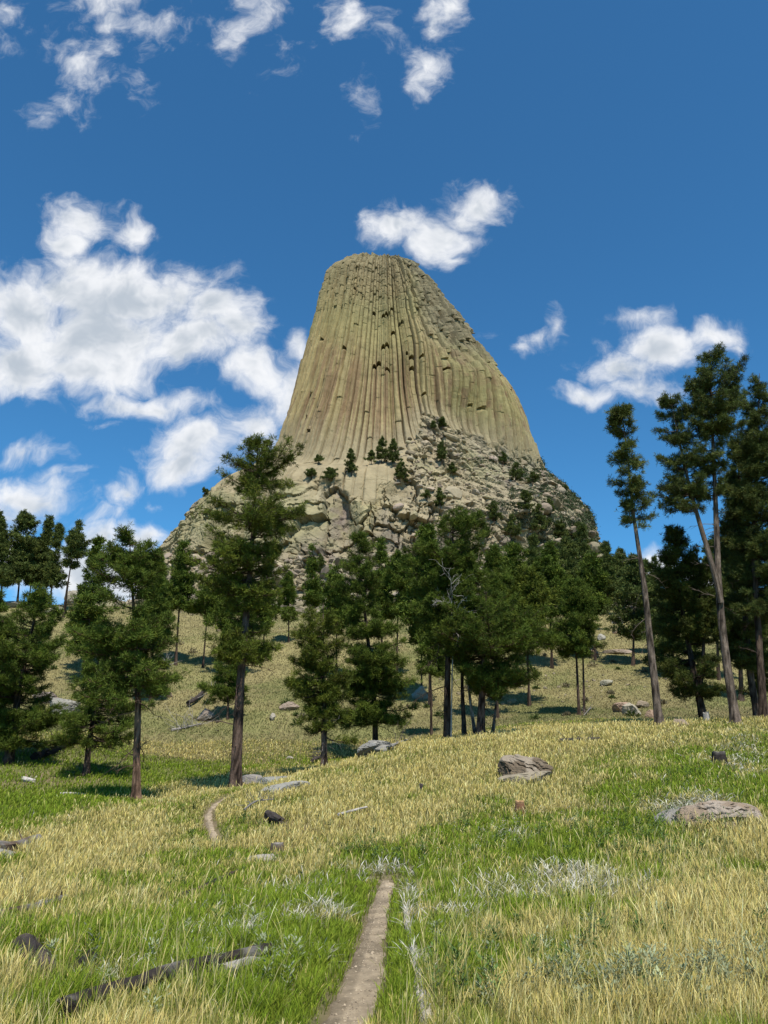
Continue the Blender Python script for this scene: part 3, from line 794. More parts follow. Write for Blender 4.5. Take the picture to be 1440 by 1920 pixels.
G_GREEN = np.array([.076, .112, .016]); G_BLUE = np.array([.070, .094, .024]); G_YEL = np.array([.090, .117, .016]); G_DARK = np.array([.060, .078, .016])
TREES = []
def pine(label, Y, stems, tint=G_GREEN, bark=BARK_D, dens=1.0, droop=-.05, dead=0, group='ponderosa pines', seed=None, base=None, thin=1.0, name='pine_tree', deadcol=None, cat='pine tree', deadlen=2.0):
    """stems: [(trunk pixels from base to top, base radius m, crown rows (py, left px, right px))]"""
    seed = len(TREES) * 13 + 5 if seed is None else seed
    rg = np.random.default_rng(seed)
    lod = 0 if Y < 56 else (1 if Y < 74 else (2 if Y < 220 else 3))
    bx, by = stems[0][0][0]
    p = at(bx, by, Y)
    if base is None:
        loc = np.array([p[0], Y, float(G(np.array([p[0]]), np.array([Y]))[0]) - .12])
    else: loc = np.array(base, float)
    root = tag(empty(name, loc), label, cat, group)
    tr = Acc(); br = Acc(); cr = Acc()
    for si, (tp, r0, rows_) in enumerate(stems):
        W = np.array([at(a, b, loc[1]) for a, b in tp])
        if si == 0: W[0] = loc
        else: pass
        o = np.argsort(W[:, 2]); W = W[o]
        # a little depth wander so that the trunk is not a flat line
        W[1:-1, 1] += rg.normal(0, .15, max(0, len(W) - 2)) * (1 if Y < 100 else 2)
        H = W[-1, 2] - W[0, 2]
        if si == 0:
            zz = np.linspace(0, 1, 64 if lod < 1 else 30 if lod < 2 else 8)
        else: zz = np.linspace(0, 1, 14)
        zt = W[0, 2] + H * zz
        cx = np.interp(zt, W[:, 2], W[:, 0]); cy = np.interp(zt, W[:, 2], W[:, 1])
        if len(W) > 2:
            w_ = np.array([1, 2, 1]) / 4
            for _s in range(4 if lod < 1 else 1): cx[1:-1] = np.convolve(cx, w_, 'valid'); cy[1:-1] = np.convolve(cy, w_, 'valid')
        ax_ = np.stack([cx, cy, zt], -1)
        rad = r0 * (1 - .93 * zz ** 1.15) + (r0 * .7 * np.exp(-zz * H / .4) if si == 0 else 0)
        V, Fs = tube(ax_, rad, 18 if lod < 1 else 8 if lod < 2 else 5, seed, .14)
        hcol = np.clip((V[:, 2:3] - V[:, 2].min()) / H, 0, 1)
        nn_ = fbm(V[:, 0] * 14, V[:, 1] * 14, V[:, 2] * 3.0, 3, seed)[:, None]
        tr.add(V, Fs, bark * (.25 + 1.5 * sst(.3, .7, nn_)))
        def af(z, cx=cx, cy=cy, zt=zt):
            if z is None: return (zt[0] + .5, zt[-1])
            return np.stack([np.interp(z, zt, cx), np.interp(z, zt, cy), z], -1)
        if rows_:
            rw = np.array([[at(720, b, loc[1])[2], b, l, r] for b, l, r in rows_]); rw = rw[np.argsort(rw[:, 0])]
            zs = rw[:, 0]
            lx = np.array([at(l, b, loc[1])[0] for _, b, l, r in rw]); rx = np.array([at(r, b, loc[1])[0] for _, b, l, r in rw])
            def outl(z, zs=zs, lx=lx, rx=rx, af=af):
                c = af(z)[:, 0]
                return np.maximum(.15, c - np.interp(z, zs, lx)), np.maximum(.15, np.interp(z, zs, rx) - c)
            lowf = 1.0
            V, F, cc, SA, SB, RA, RB = crown_mesh(rg, af, (zs[0], zs[-1]), outl, lod, dens, droop, tint, thin)
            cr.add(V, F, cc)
            V, F = segs(SA, SB, RA, RB, 4 if lod == 0 else 3); tr.add(V, F, bark * .8)
            zlow = zs[0]
        else: zlow = zt[-1]
        if dead and si == 0:
            d = dead_limbs(rg, af, zt[0] + (zlow - zt[0]) * .35, zlow + .15 * H, dead, deadlen)
            V, F = segs(*d, 3); tr.add(V, F, (deadcol if deadcol is not None else bark * 1.1))
    tr.build('trunk', M_bark, root, loc)
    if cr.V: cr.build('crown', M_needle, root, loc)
    TREES.append(root)
    return root

def oval(top, bot, cx, hw, lean=0):
    """crown rows of an ordinary conical-oval pine, in photo pixels"""
    H = bot - top
    return [(bot, cx - hw * .45, cx + hw * .45), (bot - .15 * H, cx - hw * .95, cx + hw * .95), (bot - .35 * H, cx - hw, cx + hw), (bot - .6 * H, cx - hw * .8, cx + hw * .8), (bot - .85 * H, cx - hw * .45, cx + hw * .45), (top, cx - hw * .12, cx + hw * .12)]

# --- near pines
pine('tall pine with long bare reddish trunk, its open top reaching over the tower apron', 36,
     [([(441,1470),(452,1270),(468,1100),(478,950),(484,822)], .25,
       [(1268,440,470),(1240,385,510),(1200,395,505),(1150,420,490),(1110,385,520),(1060,385,535),(1020,380,545),(985,400,560),(950,388,575),(925,400,560),(900,415,520),(880,408,545),(862,418,572),(845,440,540),(826,470,505)])],
     G_YEL, np.array([.105, .07, .052]), dens=.85, dead=9, droop=-.12, thin=.85)
pine('full green pine on a straight orange-brown trunk, nearest tree of the left group', 33.5,
     [([(255,1508),(258,1310),(252,1150),(242,995)], .17,
       [(1335,225,300),(1310,165,305),(1270,130,320),(1215,150,322),(1150,160,312),(1100,180,305),(1060,195,300),(1030,205,300),(1010,215,285),(996,225,258)])],
     G_GREEN, BARK_O, dens=.95, dead=9, droop=-.08, seed=77)
pine('short leaning pine with a spreading crown just left of the orange-trunked pine', 43,
     [([(160,1463),(168,1390),(180,1320),(185,1215)], .17,
       [(1412,130,215),(1390,105,250),(1360,110,262),(1330,140,260),(1290,120,250),(1250,145,240),(1215,170,205)])],
     G_GREEN, BARK_D, dens=.85, dead=4, droop=-.1)
pine('broad dense pine with a forked dark trunk above the shaded log', 45,
     [([(12,1448),(24,1370),(34,1290),(60,1180),(76,1092)], .24,
       [(1420,-20,60),(1370,-30,108),(1330,-30,112),(1300,-40,88),(1260,-40,105),(1220,-40,108),(1180,-20,100),(1150,15,96),(1120,50,92),(1096,68,86)]),
      ([(16,1430),(5,1340),(-10,1220),(-14,1110)], .16, [(1340,-60,20),(1240,-70,30),(1160,-50,20),(1110,-22,0)])],
     G_GREEN, BARK_D, dens=.95, dead=6, droop=-.08)
pine('pine with a pale broken dead spire beside the flat rocks', 41.5,
     [([(608,1434),(608,1330),(606,1230),(606,1130)], .17,
       [(1400,575,640),(1380,552,655),(1350,556,660),(1325,585,645),(1300,545,655),(1270,540,660),(1240,560,668),(1200,560,664),(1165,560,650),(1145,565,628)])],
     G_YEL * .95, BARK_D * 1.3, dens=.85, dead=8, droop=-.08, deadcol=np.array([.30,.27,.24]), deadlen=1.3)
pine('tall bushy conical pine directly behind the grey rock heap', 51,
     [([(704,1398),(703,1330),(690,1200),(676,1080),(672,994)], .20,
       [(1375,655,765),(1350,650,775),(1300,655,768),(1250,645,765),(1200,640,745),(1150,640,730),(1110,634,722),(1070,640,712),(1040,646,708),(1015,655,695),(996,668,678)])],
     G_GREEN, BARK_D, dens=1.15, dead=7, droop=-.1)
pine('tallest pine of the middle grove, its straight dark trunk with bare limbs', 44,
     [([(839,1386),(838,1290),(842,1180),(848,1050),(850,948)], .21,
       [(1225,770,858),(1190,762,860),(1150,770,900),(1100,775,915),(1050,775,925),(1010,780,925),(985,800,912),(965,815,895),(950,832,872)])],
     G_GREEN, BARK_D, dens=1.25, dead=14, droop=-.05, deadlen=3.0)
pine('wide low-crowned pine on a thick reddish trunk in the middle grove', 42.5,
     [([(900,1378),(904,1290),(908,1200),(912,1110)], .23,
       [(1310,955,985),(1295,900,1020),(1260,875,1040),(1230,830,1038),(1200,822,1020),(1170,830,1010),(1140,845,985),(1115,870,950)])],
     G_GREEN * .95, np.array([.11, .07, .052]), dens=1.3, dead=8, droop=-.12)
pine('slim dark trunk between the two thick trunks of the middle grove', 44.5,
     [([(871,1381),(867,1290),(866,1180),(870,1090)], .13, [(1200,835,900),(1150,840,905),(1100,855,885)])], G_DARK, BARK_D, dens=.7, dead=12, deadlen=1.0)
pine('pale grey slanting trunk in the middle grove', 43.5,
     [([(892,1374),(880,1310),(873,1230),(868,1170)], .10, [(1210,850,890),(1170,860,885)])], G_DARK, np.array([.20,.18,.155]), dens=.7, dead=6, deadlen=.9)
pine('thin bare dead trunk leaning right of the thick grove trunk', 43,
     [([(922,1366),(930,1320),(936,1270),(938,1230)], .09, None)], G_DARK, np.array([.13,.10,.08]), dead=12, deadlen=.9, cat='dead tree', name='dead_tree')
pine('slender sparse pine with a tall bare trunk leaning left, standing apart before the sky', 41,
     [([(1237,1366),(1222,1230),(1207,1100),(1191,960),(1178,860),(1166,768)], .215,
       [(1012,1178,1200),(985,1170,1215),(955,1165,1222),(930,1165,1218),(905,1150,1208),(880,1120,1210),(862,1150,1200),(840,1150,1200),(820,1150,1203),(800,1146,1205),(782,1145,1200),(768,1155,1175)])],
     G_BLUE * 1.15 + [.008, .004, 0], BARK_G * 1.1, dens=.78, dead=8, droop=0, thin=.9, deadlen=1.6)
pine('tallest pine on the right, its pinkish trunk forking into two tops', 43,
     [([(1380,1356),(1366,1240),(1351,1120),(1345,960),(1335,800),(1330,656)], .25,
       [(950,1325,1352),(920,1300,1350),(880,1290,1362),(840,1285,1372),(800,1290,1390),(770,1285,1398),(740,1285,1400),(720,1290,1398),(700,1295,1385),(680,1300,1372),(657,1318,1345)]),
      ([(1352,1130),(1330,1050),(1308,975),(1285,880),(1268,800),(1256,736)], .17,
       [(975,1235,1320),(945,1236,1312),(910,1235,1308),(880,1235,1305),(840,1245,1300),(800,1228,1292),(775,1226,1285),(750,1242,1275),(737,1250,1262)])],
     G_BLUE, BARK_G * 1.15, dens=.82, dead=8, droop=0, deadlen=1.8)
pine('dark bushy pine with a crooked forked trunk between the two tall right trunks', 47,
     [([(1321,1352),(1308,1290),(1290,1200),(1270,1090),(1262,985)], .22,
       [(1325,1262,1300),(1300,1262,1350),(1270,1222,1345),(1230,1215,1345),(1190,1220,1345),(1150,1222,1330),(1110,1225,1330),(1070,1232,1322),(1035,1240,1300),(1010,1248,1285),(988,1256,1272)]),
      ([(1312,1300),(1318,1220),(1312,1120),(1300,1040)], .13, [(1200,1285,1350),(1120,1285,1345),(1050,1288,1318)])],
     G_DARK * .9, BARK_D * .7, dens=1.1, dead=5, droop=-.1)
pine('big dark pine at the edge of the photo with its top above the others', 45,
     [([(1432,1348),(1424,1220),(1418,1050),(1420,860),(1424,700)], .22,
       [(1180,1375,1450),(1120,1385,1470),(1060,1375,1475),(1000,1368,1480),(940,1375,1480),(880,1380,1480),(830,1385,1475),(780,1395,1465),(730,1408,1445),(702,1418,1430)])],
     G_BLUE, BARK_D, dens=1.05, dead=5, droop=-.03)
pine('pine with a full middle crown between the forked pine and the edge of the photo', 49,
     [([(1421,1346),(1408,1270),(1398,1180),(1388,1000),(1382,790)], .22,
       [(1290,1370,1440),(1250,1362,1450),(1200,1365,1450),(1150,1352,1440),(1080,1350,1430),(1000,1345,1425),(930,1350,1420),(870,1360,1410),(820,1368,1400),(792,1376,1388)])],
     G_BLUE * 1.05, BARK_D * 1.2, dens=.95, dead=5, droop=-.05)
pine('low leafy pine at the right edge under the tall crowns', 52,
     [([(1448,1344),(1446,1250),(1440,1150)], .15, [(1310,1400,1480),(1260,1385,1490),(1200,1395,1480),(1155,1425,1455)])], G_GREEN * .85, BARK_D, dens=.9, dead=3)

# --- pines on the far slope and ridge: (label, Y, base px, base py, top px, top py, crown bottom, half width, density, tint)
MID = [
 ('twin-trunked pine right of the middle grove with a shadow at its foot', 66, 1084, 1318, 1076, 1086, 1240, 40, 1.1, 0),
 ('slim companion trunk touching the twin-trunked pine', 67, 1093, 1306, 1092, 1110, 1220, 22, .8, 0),
 ('lone dark pine on the open slope left of the tall leaning pine', 92, 1187, 1246, 1190, 1042, 1205, 32, 1.0, 3),
 ('tall narrow pine behind the orange-trunked pine, top against the white cloud', 78, 158, 1252, 186, 1012, 1195, 30, .9, 0),
 ('small spreading pine beneath the narrow cloud-topped pine', 74, 166, 1290, 168, 1120, 1235, 44, .7, 0),
 ('grey-trunked pine standing before the talus, left one of a pair', 88, 332, 1212, 346, 1018, 1150, 32, .95, 0),
 ('pine with a crooked dark trunk before the talus, right one of a pair', 88, 383, 1214, 400, 1076, 1158, 30, .9, 0),
 ('low pine mostly hidden behind the tall bare-trunked pine', 66, 428, 1330, 430, 1175, 1322, 32, .9, 0),
 ('pine filling the gap behind the open-topped pine trunk', 84, 440, 1240, 452, 1090, 1190, 34, 1.0, 0),
 ('slender pine rising at the foot of the purple cliff recess', 110, 585, 1180, 586, 1020, 1140, 16, .9, 0),
 ('rounded pine left of the bushy conical pine', 84, 632, 1230, 630, 1062, 1190, 26, 1.0, 0),
 ('slim pine with a bare top stem before the yellow buttress', 96, 716, 1215, 715, 1010, 1140, 18, .9, 0),
 ('round-topped pine on a dark trunk right of the yellow buttress', 86, 744, 1222, 750, 1034, 1165, 36, 1.1, 0),
 ('short pine under the round-topped pine', 80, 790, 1230, 788, 1100, 1210, 26, 1.1, 0),
 ('pine left behind the tallest grove pine', 74, 806, 1250, 800, 988, 1200, 34, 1.2, 0),
 ('dense pine right behind the tallest grove pine', 68, 930, 1290, 925, 1025, 1230, 40, 1.3, 0),
 ('pine with a pointed top above the wide low crown', 84, 968, 1240, 962, 1020, 1200, 34, 1.2, 0),
 ('pine on a visible dark trunk in the far grove', 92, 1033, 1218, 1030, 1020, 1160, 40, 1.2, 0),
 ('wide bright green pine in the heart of the far grove', 74, 990, 1270, 985, 1065, 1225, 44, 1.3, 2),
 ('far pine before the purple-brown shoulder of the tower', 120, 1005, 1190, 1000, 1000, 1150, 30, 1.1, 3),
 ('leaning far pine at the right end of the grove', 110, 1062, 1185, 1060, 1012, 1140, 30, 1.1, 3),
 ('far pine touching the lower right edge of the tower', 120, 1092, 1170, 1090, 985, 1150, 30, 1.1, 3),
 ('bushy far pine under the lower right edge of the tower', 96, 1112, 1185, 1108, 1040, 1160, 30, 1.2, 0),
 ('blue-green pine against the sky just right of the tower', 140, 1138, 1150, 1136, 1018, 1125, 24, 1.2, 3),
 ('second blue-green pine against the sky, right of the tower', 150, 1160, 1145, 1163, 1030, 1120, 22, 1.1, 3),
 ('small far pine seen past the leaning trunk', 130, 1212, 1150, 1210, 1050, 1120, 18, 1.0, 3),
 ('small far pine before the low cloud on the right', 150, 1228, 1148, 1226, 1042, 1110, 16, .6, 3),
 ('dark far pine between the leaning trunk and the forked pine', 85, 1262, 1270, 1258, 1060, 1225, 34, 1.1, 3),
 ('dark far pine behind the forked pinkish trunk', 84, 1345, 1260, 1338, 1010, 1200, 38, 1.1, 3),
 ('dark far pine filling the gap left of the edge pines', 72, 1388, 1300, 1380, 930, 1240, 40, 1.1, 3),
 ('rounded pine behind the leaning trunk on the open slope', 100, 1225, 1215, 1222, 1090, 1190, 26, 1.1, 3),
 ('leftmost ridge pine, cut by the edge of the photo', 108, 4, 1128, 0, 962, 1105, 30, 1.1, 3),
 ('thick-crowned ridge pine with a pointed top', 110, 34, 1124, 48, 958, 1096, 30, 1.2, 3),
 ('ridge pine right of the pointed ridge pine', 112, 76, 1124, 94, 968, 1104, 26, 1.1, 3),
 ('short ridge pine between two taller ones', 114, 55, 1124, 66, 1010, 1100, 20, 1.0, 3),
 ('slim ridge pine leaning right with a ragged crown', 110, 96, 1130, 112, 984, 1108, 18, .8, 3),
 ('round-topped ridge pine on a long bare leaning trunk', 106, 122, 1138, 150, 980, 1066, 24, 1.0, 3),
 ('small pine at the lower left foot of the tower', 110, 302, 1165, 300, 1040, 1140, 16, .8, 0),
 ('pine peeping above the orange-trunked pine on its right', 70, 285, 1290, 292, 1035, 1230, 26, 1.1, 0),
 ('young pine at the right foot of the purple recess', 105, 542, 1190, 540, 1075, 1168, 20, .9, 0),
 ('low pine in front of the pale talus blocks', 98, 495, 1200, 498, 1085, 1175, 26, .9, 0),
 ('young pine under the dead white snag', 60, 808, 1330, 806, 1150, 1270, 30, .9, 0),
]
TINTS = [G_GREEN, G_YEL, G_YEL * .95, G_BLUE * 1.1]
for q, (lab, Y, bx, by, tx, ty, cbm, hw, dn, ti) in enumerate(MID):
    H = by - ty
    f = (by - cbm) / H
    def cxx(py): return bx + (tx - bx) * (by - py) / H
    if 'ridge' in lab: hw *= .78
    prof_ = [(0, .4), (.12, .95), (.32, 1.0), (.55, .85), (.8, .55), (.93, .34), (1, .12)]
    rgq = random.Random(q + 40)
    if q % 2: prof_ = [(0, .5), (.08, 1.0), (.28, .92), (.5, .7), (.75, .42), (.9, .22), (1, .06)]
    rws = [(cbm + (ty - cbm) * t, cxx(cbm + (ty - cbm) * t) - hw * 1.25 * w * rgq.uniform(.75, 1.2), cxx(cbm + (ty - cbm) * t) + hw * 1.25 * w * rgq.uniform(.75, 1.2)) for t, w in prof_]
    pine(lab, Y, [([(bx, by), (bx + (tx - bx) * f * .8, cbm), (tx, ty)], H / FPX * Y * .0105 + .02, rws)], TINTS[ti], BARK_D, dens=dn, dead=5 if Y < 100 else 2, group='pines on the slope and ridge', deadlen=1.2)
pine('bare dead pole trunk beside the round-topped ridge pine', 104, [([(119,1158),(123,1110),(130,1072)], .14, None)], G_DARK, BARK_D * .6, dead=4, cat='dead tree', name='dead_tree', deadlen=1.2)

# --- small trees rooted on the tower
TT = [('small round pine on the ledge under the columns, left end of its row',597,868,853,9),('low dark shrubby pine below the left end of the ledge row',584,893,876,11),
 ('wide bushy pine at the rim of the cliff ledge',619,900,876,15),('pointed single pine standing on the cliff ledge',658,888,842,11),('small pine left of the two ledge pines above the yellow buttress',697,868,845,9),
 ('taller of the two ledge pines above the yellow buttress',716,866,819,12),('slim ledge pine right of the tallest ledge pine',738,872,823,10),('dark pine hanging over the right corner of the ledge',752,905,862,12),
 ('tiny pine by the nose of the rubble ridge',829,800,780,7),('tiny shrub left of the rubble ridge nose',812,803,789,5),('narrow pine on the rubble ridge',828,865,828,10),('pine below the narrow ridge pine',848,888,868,8),
 ('small upright pine above the grove on the rubble',824,950,915,9),('round shrub on the rubble left of the upright pine',800,935,920,10),('pine on the lower rubble slope above the grove top',925,975,940,12),
 ('wide dark pine on the lower shoulder of the tower',985,960,918,15),('pine high on the right shoulder beneath the columns',968,900,868,13),('small pine at the foot of the right columns',943,868,848,8),
 ('pine on the right apron above the far grove',1010,1000,945,17),('bushy pine low on the right apron',960,1010,965,16),('dark pine near the right skyline of the apron',1085,1030,978,16),('pine left of the skyline apron pine',1050,1020,975,15),
 ('pine in the gully of the right apron',1030,965,935,11),('shrubby pine on the rock left of the grove top',905,1010,980,16),('little pine on the left shoulder of the apron',384,925,914,6),('small pine at the base of the purple recess',600,1075,1040,9),
 ('tiny pine on the right skyline of the tower',1060,918,908,5),('pine under the pale ledge on the right apron',890,985,962,12),('dark shrub at the right foot of the columns',1000,905,885,11)]
for lab, px, by, ty, hw in TT:
    b = tower_hit(px, by); b = b + np.array([0, -.5, -1.0])
    x_, y_ = proj(b); hw *= 1.25
    rws = [(by - (by - ty) * t, px - hw * w, px + hw * w) for t, w in [(.08, .7), (.25, 1.), (.5, .8), (.8, .5), (1, .15)]]
    pine(lab, b[1], [([(px, by), (px, ty)], .22, rws)], G_BLUE * 1.05, BARK_D, dens=.5, group='small pines on the tower', base=b, thin=.8)

# low scrub on the right apron
ac = Acc(); rs = np.random.default_rng(3)
mm = np.where((TPf[:, 0] > 760) & (TPf[:, 1] > 860) & (TPf[:, 1] < 1090))[0]
cand = TVf[rs.choice(mm, 5200)]
keep = fbm(cand[:, 0] / 9, cand[:, 1] / 9, cand[:, 2] / 9, 3, 201) + .0016 * (TPf[mm[0], 0] * 0 + proj(cand)[0] - 950) > .56
cand = cand[keep]
q = 26; n = len(cand)
ctr = cand[:, None] + rs.normal(0, 1, (n, q, 3)) * [1.0, 1.0, .7] + [0, 0, .5]
dd = unit(rs.normal(0, 1, (n, q, 3))); ww = unit(np.cross(dd, rs.normal(0, 1, (n, q, 3)))) * .28
V = np.stack([ctr - dd * .3, ctr + ww, ctr + dd * .45, ctr - ww], 2).reshape(-1, 3)
cc = np.array([.055, .075, .032]) * (1 + .35 * rs.normal(0, 1, (n, 1, 1, 1))).clip(.4, 2)
tag(mk('scrub', V, (np.arange(n * q) * 4)[:, None] + np.array([[0, 1, 2, 3]]), M_needle, None, np.broadcast_to(cc, (n, q, 4, 3)).reshape(-1, 3)),
    'low green scrub growing in patches over the rubble of the right apron', 'scrub', kind='stuff')

# ------------------------------------------------------------------ rocks
def ico(n):
    t = (1 + 5 ** .5) / 2
    V = [(-1, t, 0), (1, t, 0), (-1, -t, 0), (1, -t, 0), (0, -1, t), (0, 1, t), (0, -1, -t), (0, 1, -t), (t, 0, -1), (t, 0, 1), (-t, 0, -1), (-t, 0, 1)]
    F = [(0,11,5),(0,5,1),(0,1,7),(0,7,10),(0,10,11),(1,5,9),(5,11,4),(11,10,2),(10,7,6),(7,1,8),(3,9,4),(3,4,2),(3,2,6),(3,6,8),(3,8,9),(4,9,5),(2,4,11),(6,2,10),(8,6,7),(9,8,1)]
    V = [np.array(v) / np.linalg.norm(v) for v in V]
    for _ in range(n):
        c = {}; G_ = []
        def m(a, b):
            k = (min(a, b), max(a, b))
            if k not in c: c[k] = len(V); v = V[a] + V[b]; V.append(v / np.linalg.norm(v))
            return c[k]
        for a, b, d in F:
            x, y, z = m(a, b), m(b, d), m(d, a); G_ += [(a, x, z), (b, y, x), (d, z, y), (x, y, z)]
        F = G_
    return np.array(V), np.array(F)
ICO = {n: ico(n) for n in (1, 2, 3, 4, 5)}

def rock_shape(sub, size, seed, cuts=9, strata=0.0, rough=.08, dip=0.0, box=.5):
    rg = np.random.default_rng(seed); V, F = ICO[sub]; V = V.copy()
    V = V / (np.abs(V) ** 4).sum(1, keepdims=True) ** (.25 * box)         # a bit boxy
    for _ in range(cuts):
        n = unit(rg.normal(0, 1, 3) * [1, 1, .8]); h = rg.uniform(.55, .85)
        d = V @ n - h; V = V - np.maximum(d, 0)[:, None] * n[None] * .92
    sz = np.array(size) / 2; W = V * sz
    m = min(sz)
    nn = unit(V)
    W = W + nn * ((fbm(W[:, 0] / m * .9 + seed, W[:, 1] / m * .9, W[:, 2] / m * .9, 4, seed) - .5) * m * .35)[:, None]
    W = W + nn * ((fbm(W[:, 0] / m * 4 + seed, W[:, 1] / m * 4, W[:, 2] / m * 5, 4, seed + 9, .6) - .5) * m * rough * 2.5)[:, None]
    lay = np.zeros(len(W))
    if strata:
        q = (W[:, 2] + W[:, 0] * dip) / (m * .34) + fbm(W[:, 0] / m, W[:, 1] / m, W[:, 2] / m, 4, seed + 3) * 3.4
        lay = np.abs((q % 1) - .5) * 2
        gro = sst(.70, 1, lay) * strata * sst(.40, .62, fbm(W[:, 0] / m * 1.1 + seed, W[:, 1] / m * 1.1, W[:, 2] / m * 2.5, 3, seed + 7))
        W[:, :2] -= nn[:, :2] * (gro * m * .42)[:, None]
        W[:, 2] -= np.maximum(nn[:, 2], 0) * gro * m * .12
    return W, F, lay

CLEAR = []
def rock(label, px, py, Y, w_px, h_px, depth, seed, colr, name='boulder', cat='boulder', cuts=9, strata=0.0, dip=0.0, rot=0.0, sub=4, sink=.25, group=None, patch=None, box=.5):
    x = float(at(px, py, Y)[0]); g = float(G(np.array([x]), np.array([Y]))[0])
    k = math.hypot(x, Y) / FPX
    w, h = w_px * k, h_px * k / (1 - sink)
    W, F, lay = rock_shape(sub, (w, depth, h), seed, cuts, strata, dip=dip, box=box)
    ca, sa = math.cos(rot), math.sin(rot)
    W = np.stack([W[:, 0] * ca + W[:, 2] * sa, W[:, 1], -W[:, 0] * sa + W[:, 2] * ca], -1)
    CLEAR.append((x, Y - .1, w * .36))
    c = .84 * np.array(colr) * (.7 + .6 * fbm(W[:, 0] * 2.5 + seed, W[:, 1] * 2.5, W[:, 2] * 3, 4, seed))[:, None]
    if patch is not None:
        m = sst(.48, .6, fbm(W[:, 0] * 1.8 - seed, W[:, 1] * 1.8, W[:, 2] * 1.8, 3, seed + 5))[:, None]; c = c * (1 - m) + np.array(patch) * m
    o = mk(name, W, F, M_rock, None, c, False)
    o.location = (x, Y, g + h * (.5 - sink))
    return tag(o, label, cat, group)
TAN = (.34, .28, .20); GREY = (.30, .28, .24); PINK = (.40, .27, .20); PALE = (.42, .38, .31); LICH = (.30, .30, .22)
b1 = rock('weathered layered boulder with a steep dark front standing in tall golden grass', 988, 1460, 27.0, 104, 40, 1.2, 11, (.20, .15, .10), cuts=7, strata=1.0, dip=.22, rot=.28, sub=5, sink=.3, patch=(.32, .26, .19), box=.35)
rock('thin pale slab lying at the foot of the layered boulder', 985, 1475, 26.2, 105, 16, .9, 12, (.36, .30, .21), strata=.6, rot=-.12, sub=4, sink=.3, name='flat_rock')
rock('long pinkish boulder sloping down into dark weeds, with a shadowed hollow beneath', 1345, 1540, 16.6, 132, 36, 1.1, 21, (.36, .27, .185), cuts=6, strata=.8, dip=-.15, rot=-.05, sub=5, sink=.34, patch=(.38, .31, .24), box=.6)
rock('grey tapering tail of rock beside the long pinkish boulder', 1272, 1532, 16.9, 80, 26, .8, 22, (.33, .30, .26), cuts=7, strata=.7, rot=-.22, sub=4, sink=.25)
rock('small orange-grey stone just below the long pinkish boulder', 1368, 1556, 15.9, 42, 14, .4, 23, (.40, .32, .22), sub=3, sink=.3, name='stone', cat='stone')
rock('long grey rock slab sloping up beneath the bushy conical pine', 700, 1424, 38.5, 70, 26, 2.0, 31, (.31, .29, .25), cuts=8, strata=.7, dip=.5, rot=-.35, sub=5, sink=.15, patch=(.24, .23, .21))
rock('low rock tucked under the lower end of the grey rock slab', 722, 1432, 37.6, 44, 14, 1.0, 32, (.28, .26, .22), sub=3, sink=.2)
rock('flat pale outcrop in golden grass nearer the viewer of the two', 535, 1486, 29.5, 92, 13, 2.2, 41, (.36, .34, .29), cuts=5, strata=.5, dip=.2, rot=-.15, sub=5, sink=.5, name='rock_outcrop', cat='rock outcrop')
rock('smooth grey outcrop behind golden grass below the spired pine', 528, 1452, 35.5, 86, 10, 2.4, 42, (.31, .30, .26), cuts=4, strata=.4, sub=4, sink=.35, name='rock_outcrop', cat='rock outcrop')
rock('rounded grey rock beside the long bare reddish trunk', 470, 1452, 38.5, 46, 20, 1.2, 43, (.30, .27, .24), sub=4, sink=.2)
rock('bare flat whitish rock flush with the grass near the path bend', 490, 1606, 16.6, 72, 13, .6, 51, (.40, .36, .29), cuts=5, strata=.4, rot=-.12, sub=4, sink=.35, name='flat_rock', cat='flat rock')
rock('small bare stone patch right of the whitish flat rock', 600, 1578, 18.0, 24, 8, .4, 52, (.38, .33, .26), sub=3, sink=.3, name='stone', cat='stone')
rock('tan boulder at the foot of the tall leaning pine', 1275, 1360, 40.5, 30, 13, .8, 61, (.36, .27, .19), sub=4, sink=.15, cuts=11)
rock('pale angular slab on the slope with an open dark cleft', 1184, 1324, 62, 32, 24, 1.6, 62, (.40, .35, .26), sub=4, sink=.2, cuts=12, rot=.35)
rock('pink-streaked flat boulder above the angular slab', 1165, 1301, 66, 36, 17, 1.6, 63, (.42, .29, .21), sub=4, sink=.2, strata=.5)
rock('squarish tan boulder upslope of the angular slab', 1201, 1290, 68, 25, 14, 1.2, 64, (.33, .26, .18), sub=3, sink=.15, cuts=12)
rock('orange-pink rock beside the tall leaning trunk', 1218, 1324, 60, 24, 14, 1.0, 65, (.42, .29, .20), sub=3, sink=.2)
rock('pale flat stone low in the open slope grass', 1137, 1254, 82, 26, 9, 1.3, 66, (.38, .35, .26), sub=3, sink=.3)
rock('pinkish rock heap beside the twin-trunked pine', 1107, 1204, 98, 34, 20, 2.4, 67, (.40, .27, .20), sub=4, sink=.2, strata=.4)
rock('small orange rock high on the open slope', 1154, 1174, 118, 18, 13, 1.6, 68, (.44, .30, .20), sub=3, sink=.2)
rock('whitish rock left of the orange slope rock', 1126, 1183, 112, 15, 11, 1.4, 69, (.42, .39, .32), sub=3, sink=.2)
rock('long pale boulder above the orange slope rock', 1160, 1160, 128, 26, 14, 2.2, 70, (.36, .33, .27), sub=3, sink=.2)
rock('buried whitish boulder between the bushy pine and the grove', 788, 1294, 78, 30, 22, 2.0, 71, (.36, .34, .27), sub=4, sink=.3, cuts=5)
rock('pale rock under the bent dark fallen limb', 388, 1322, 66, 34, 20, 1.6, 72, (.38, .30, .23), sub=4, sink=.2)
rock('pinkish rock beside the orange-trunked pine crown', 313, 1288, 74, 28, 12, 1.5, 73, (.40, .29, .22), sub=3, sink=.2)
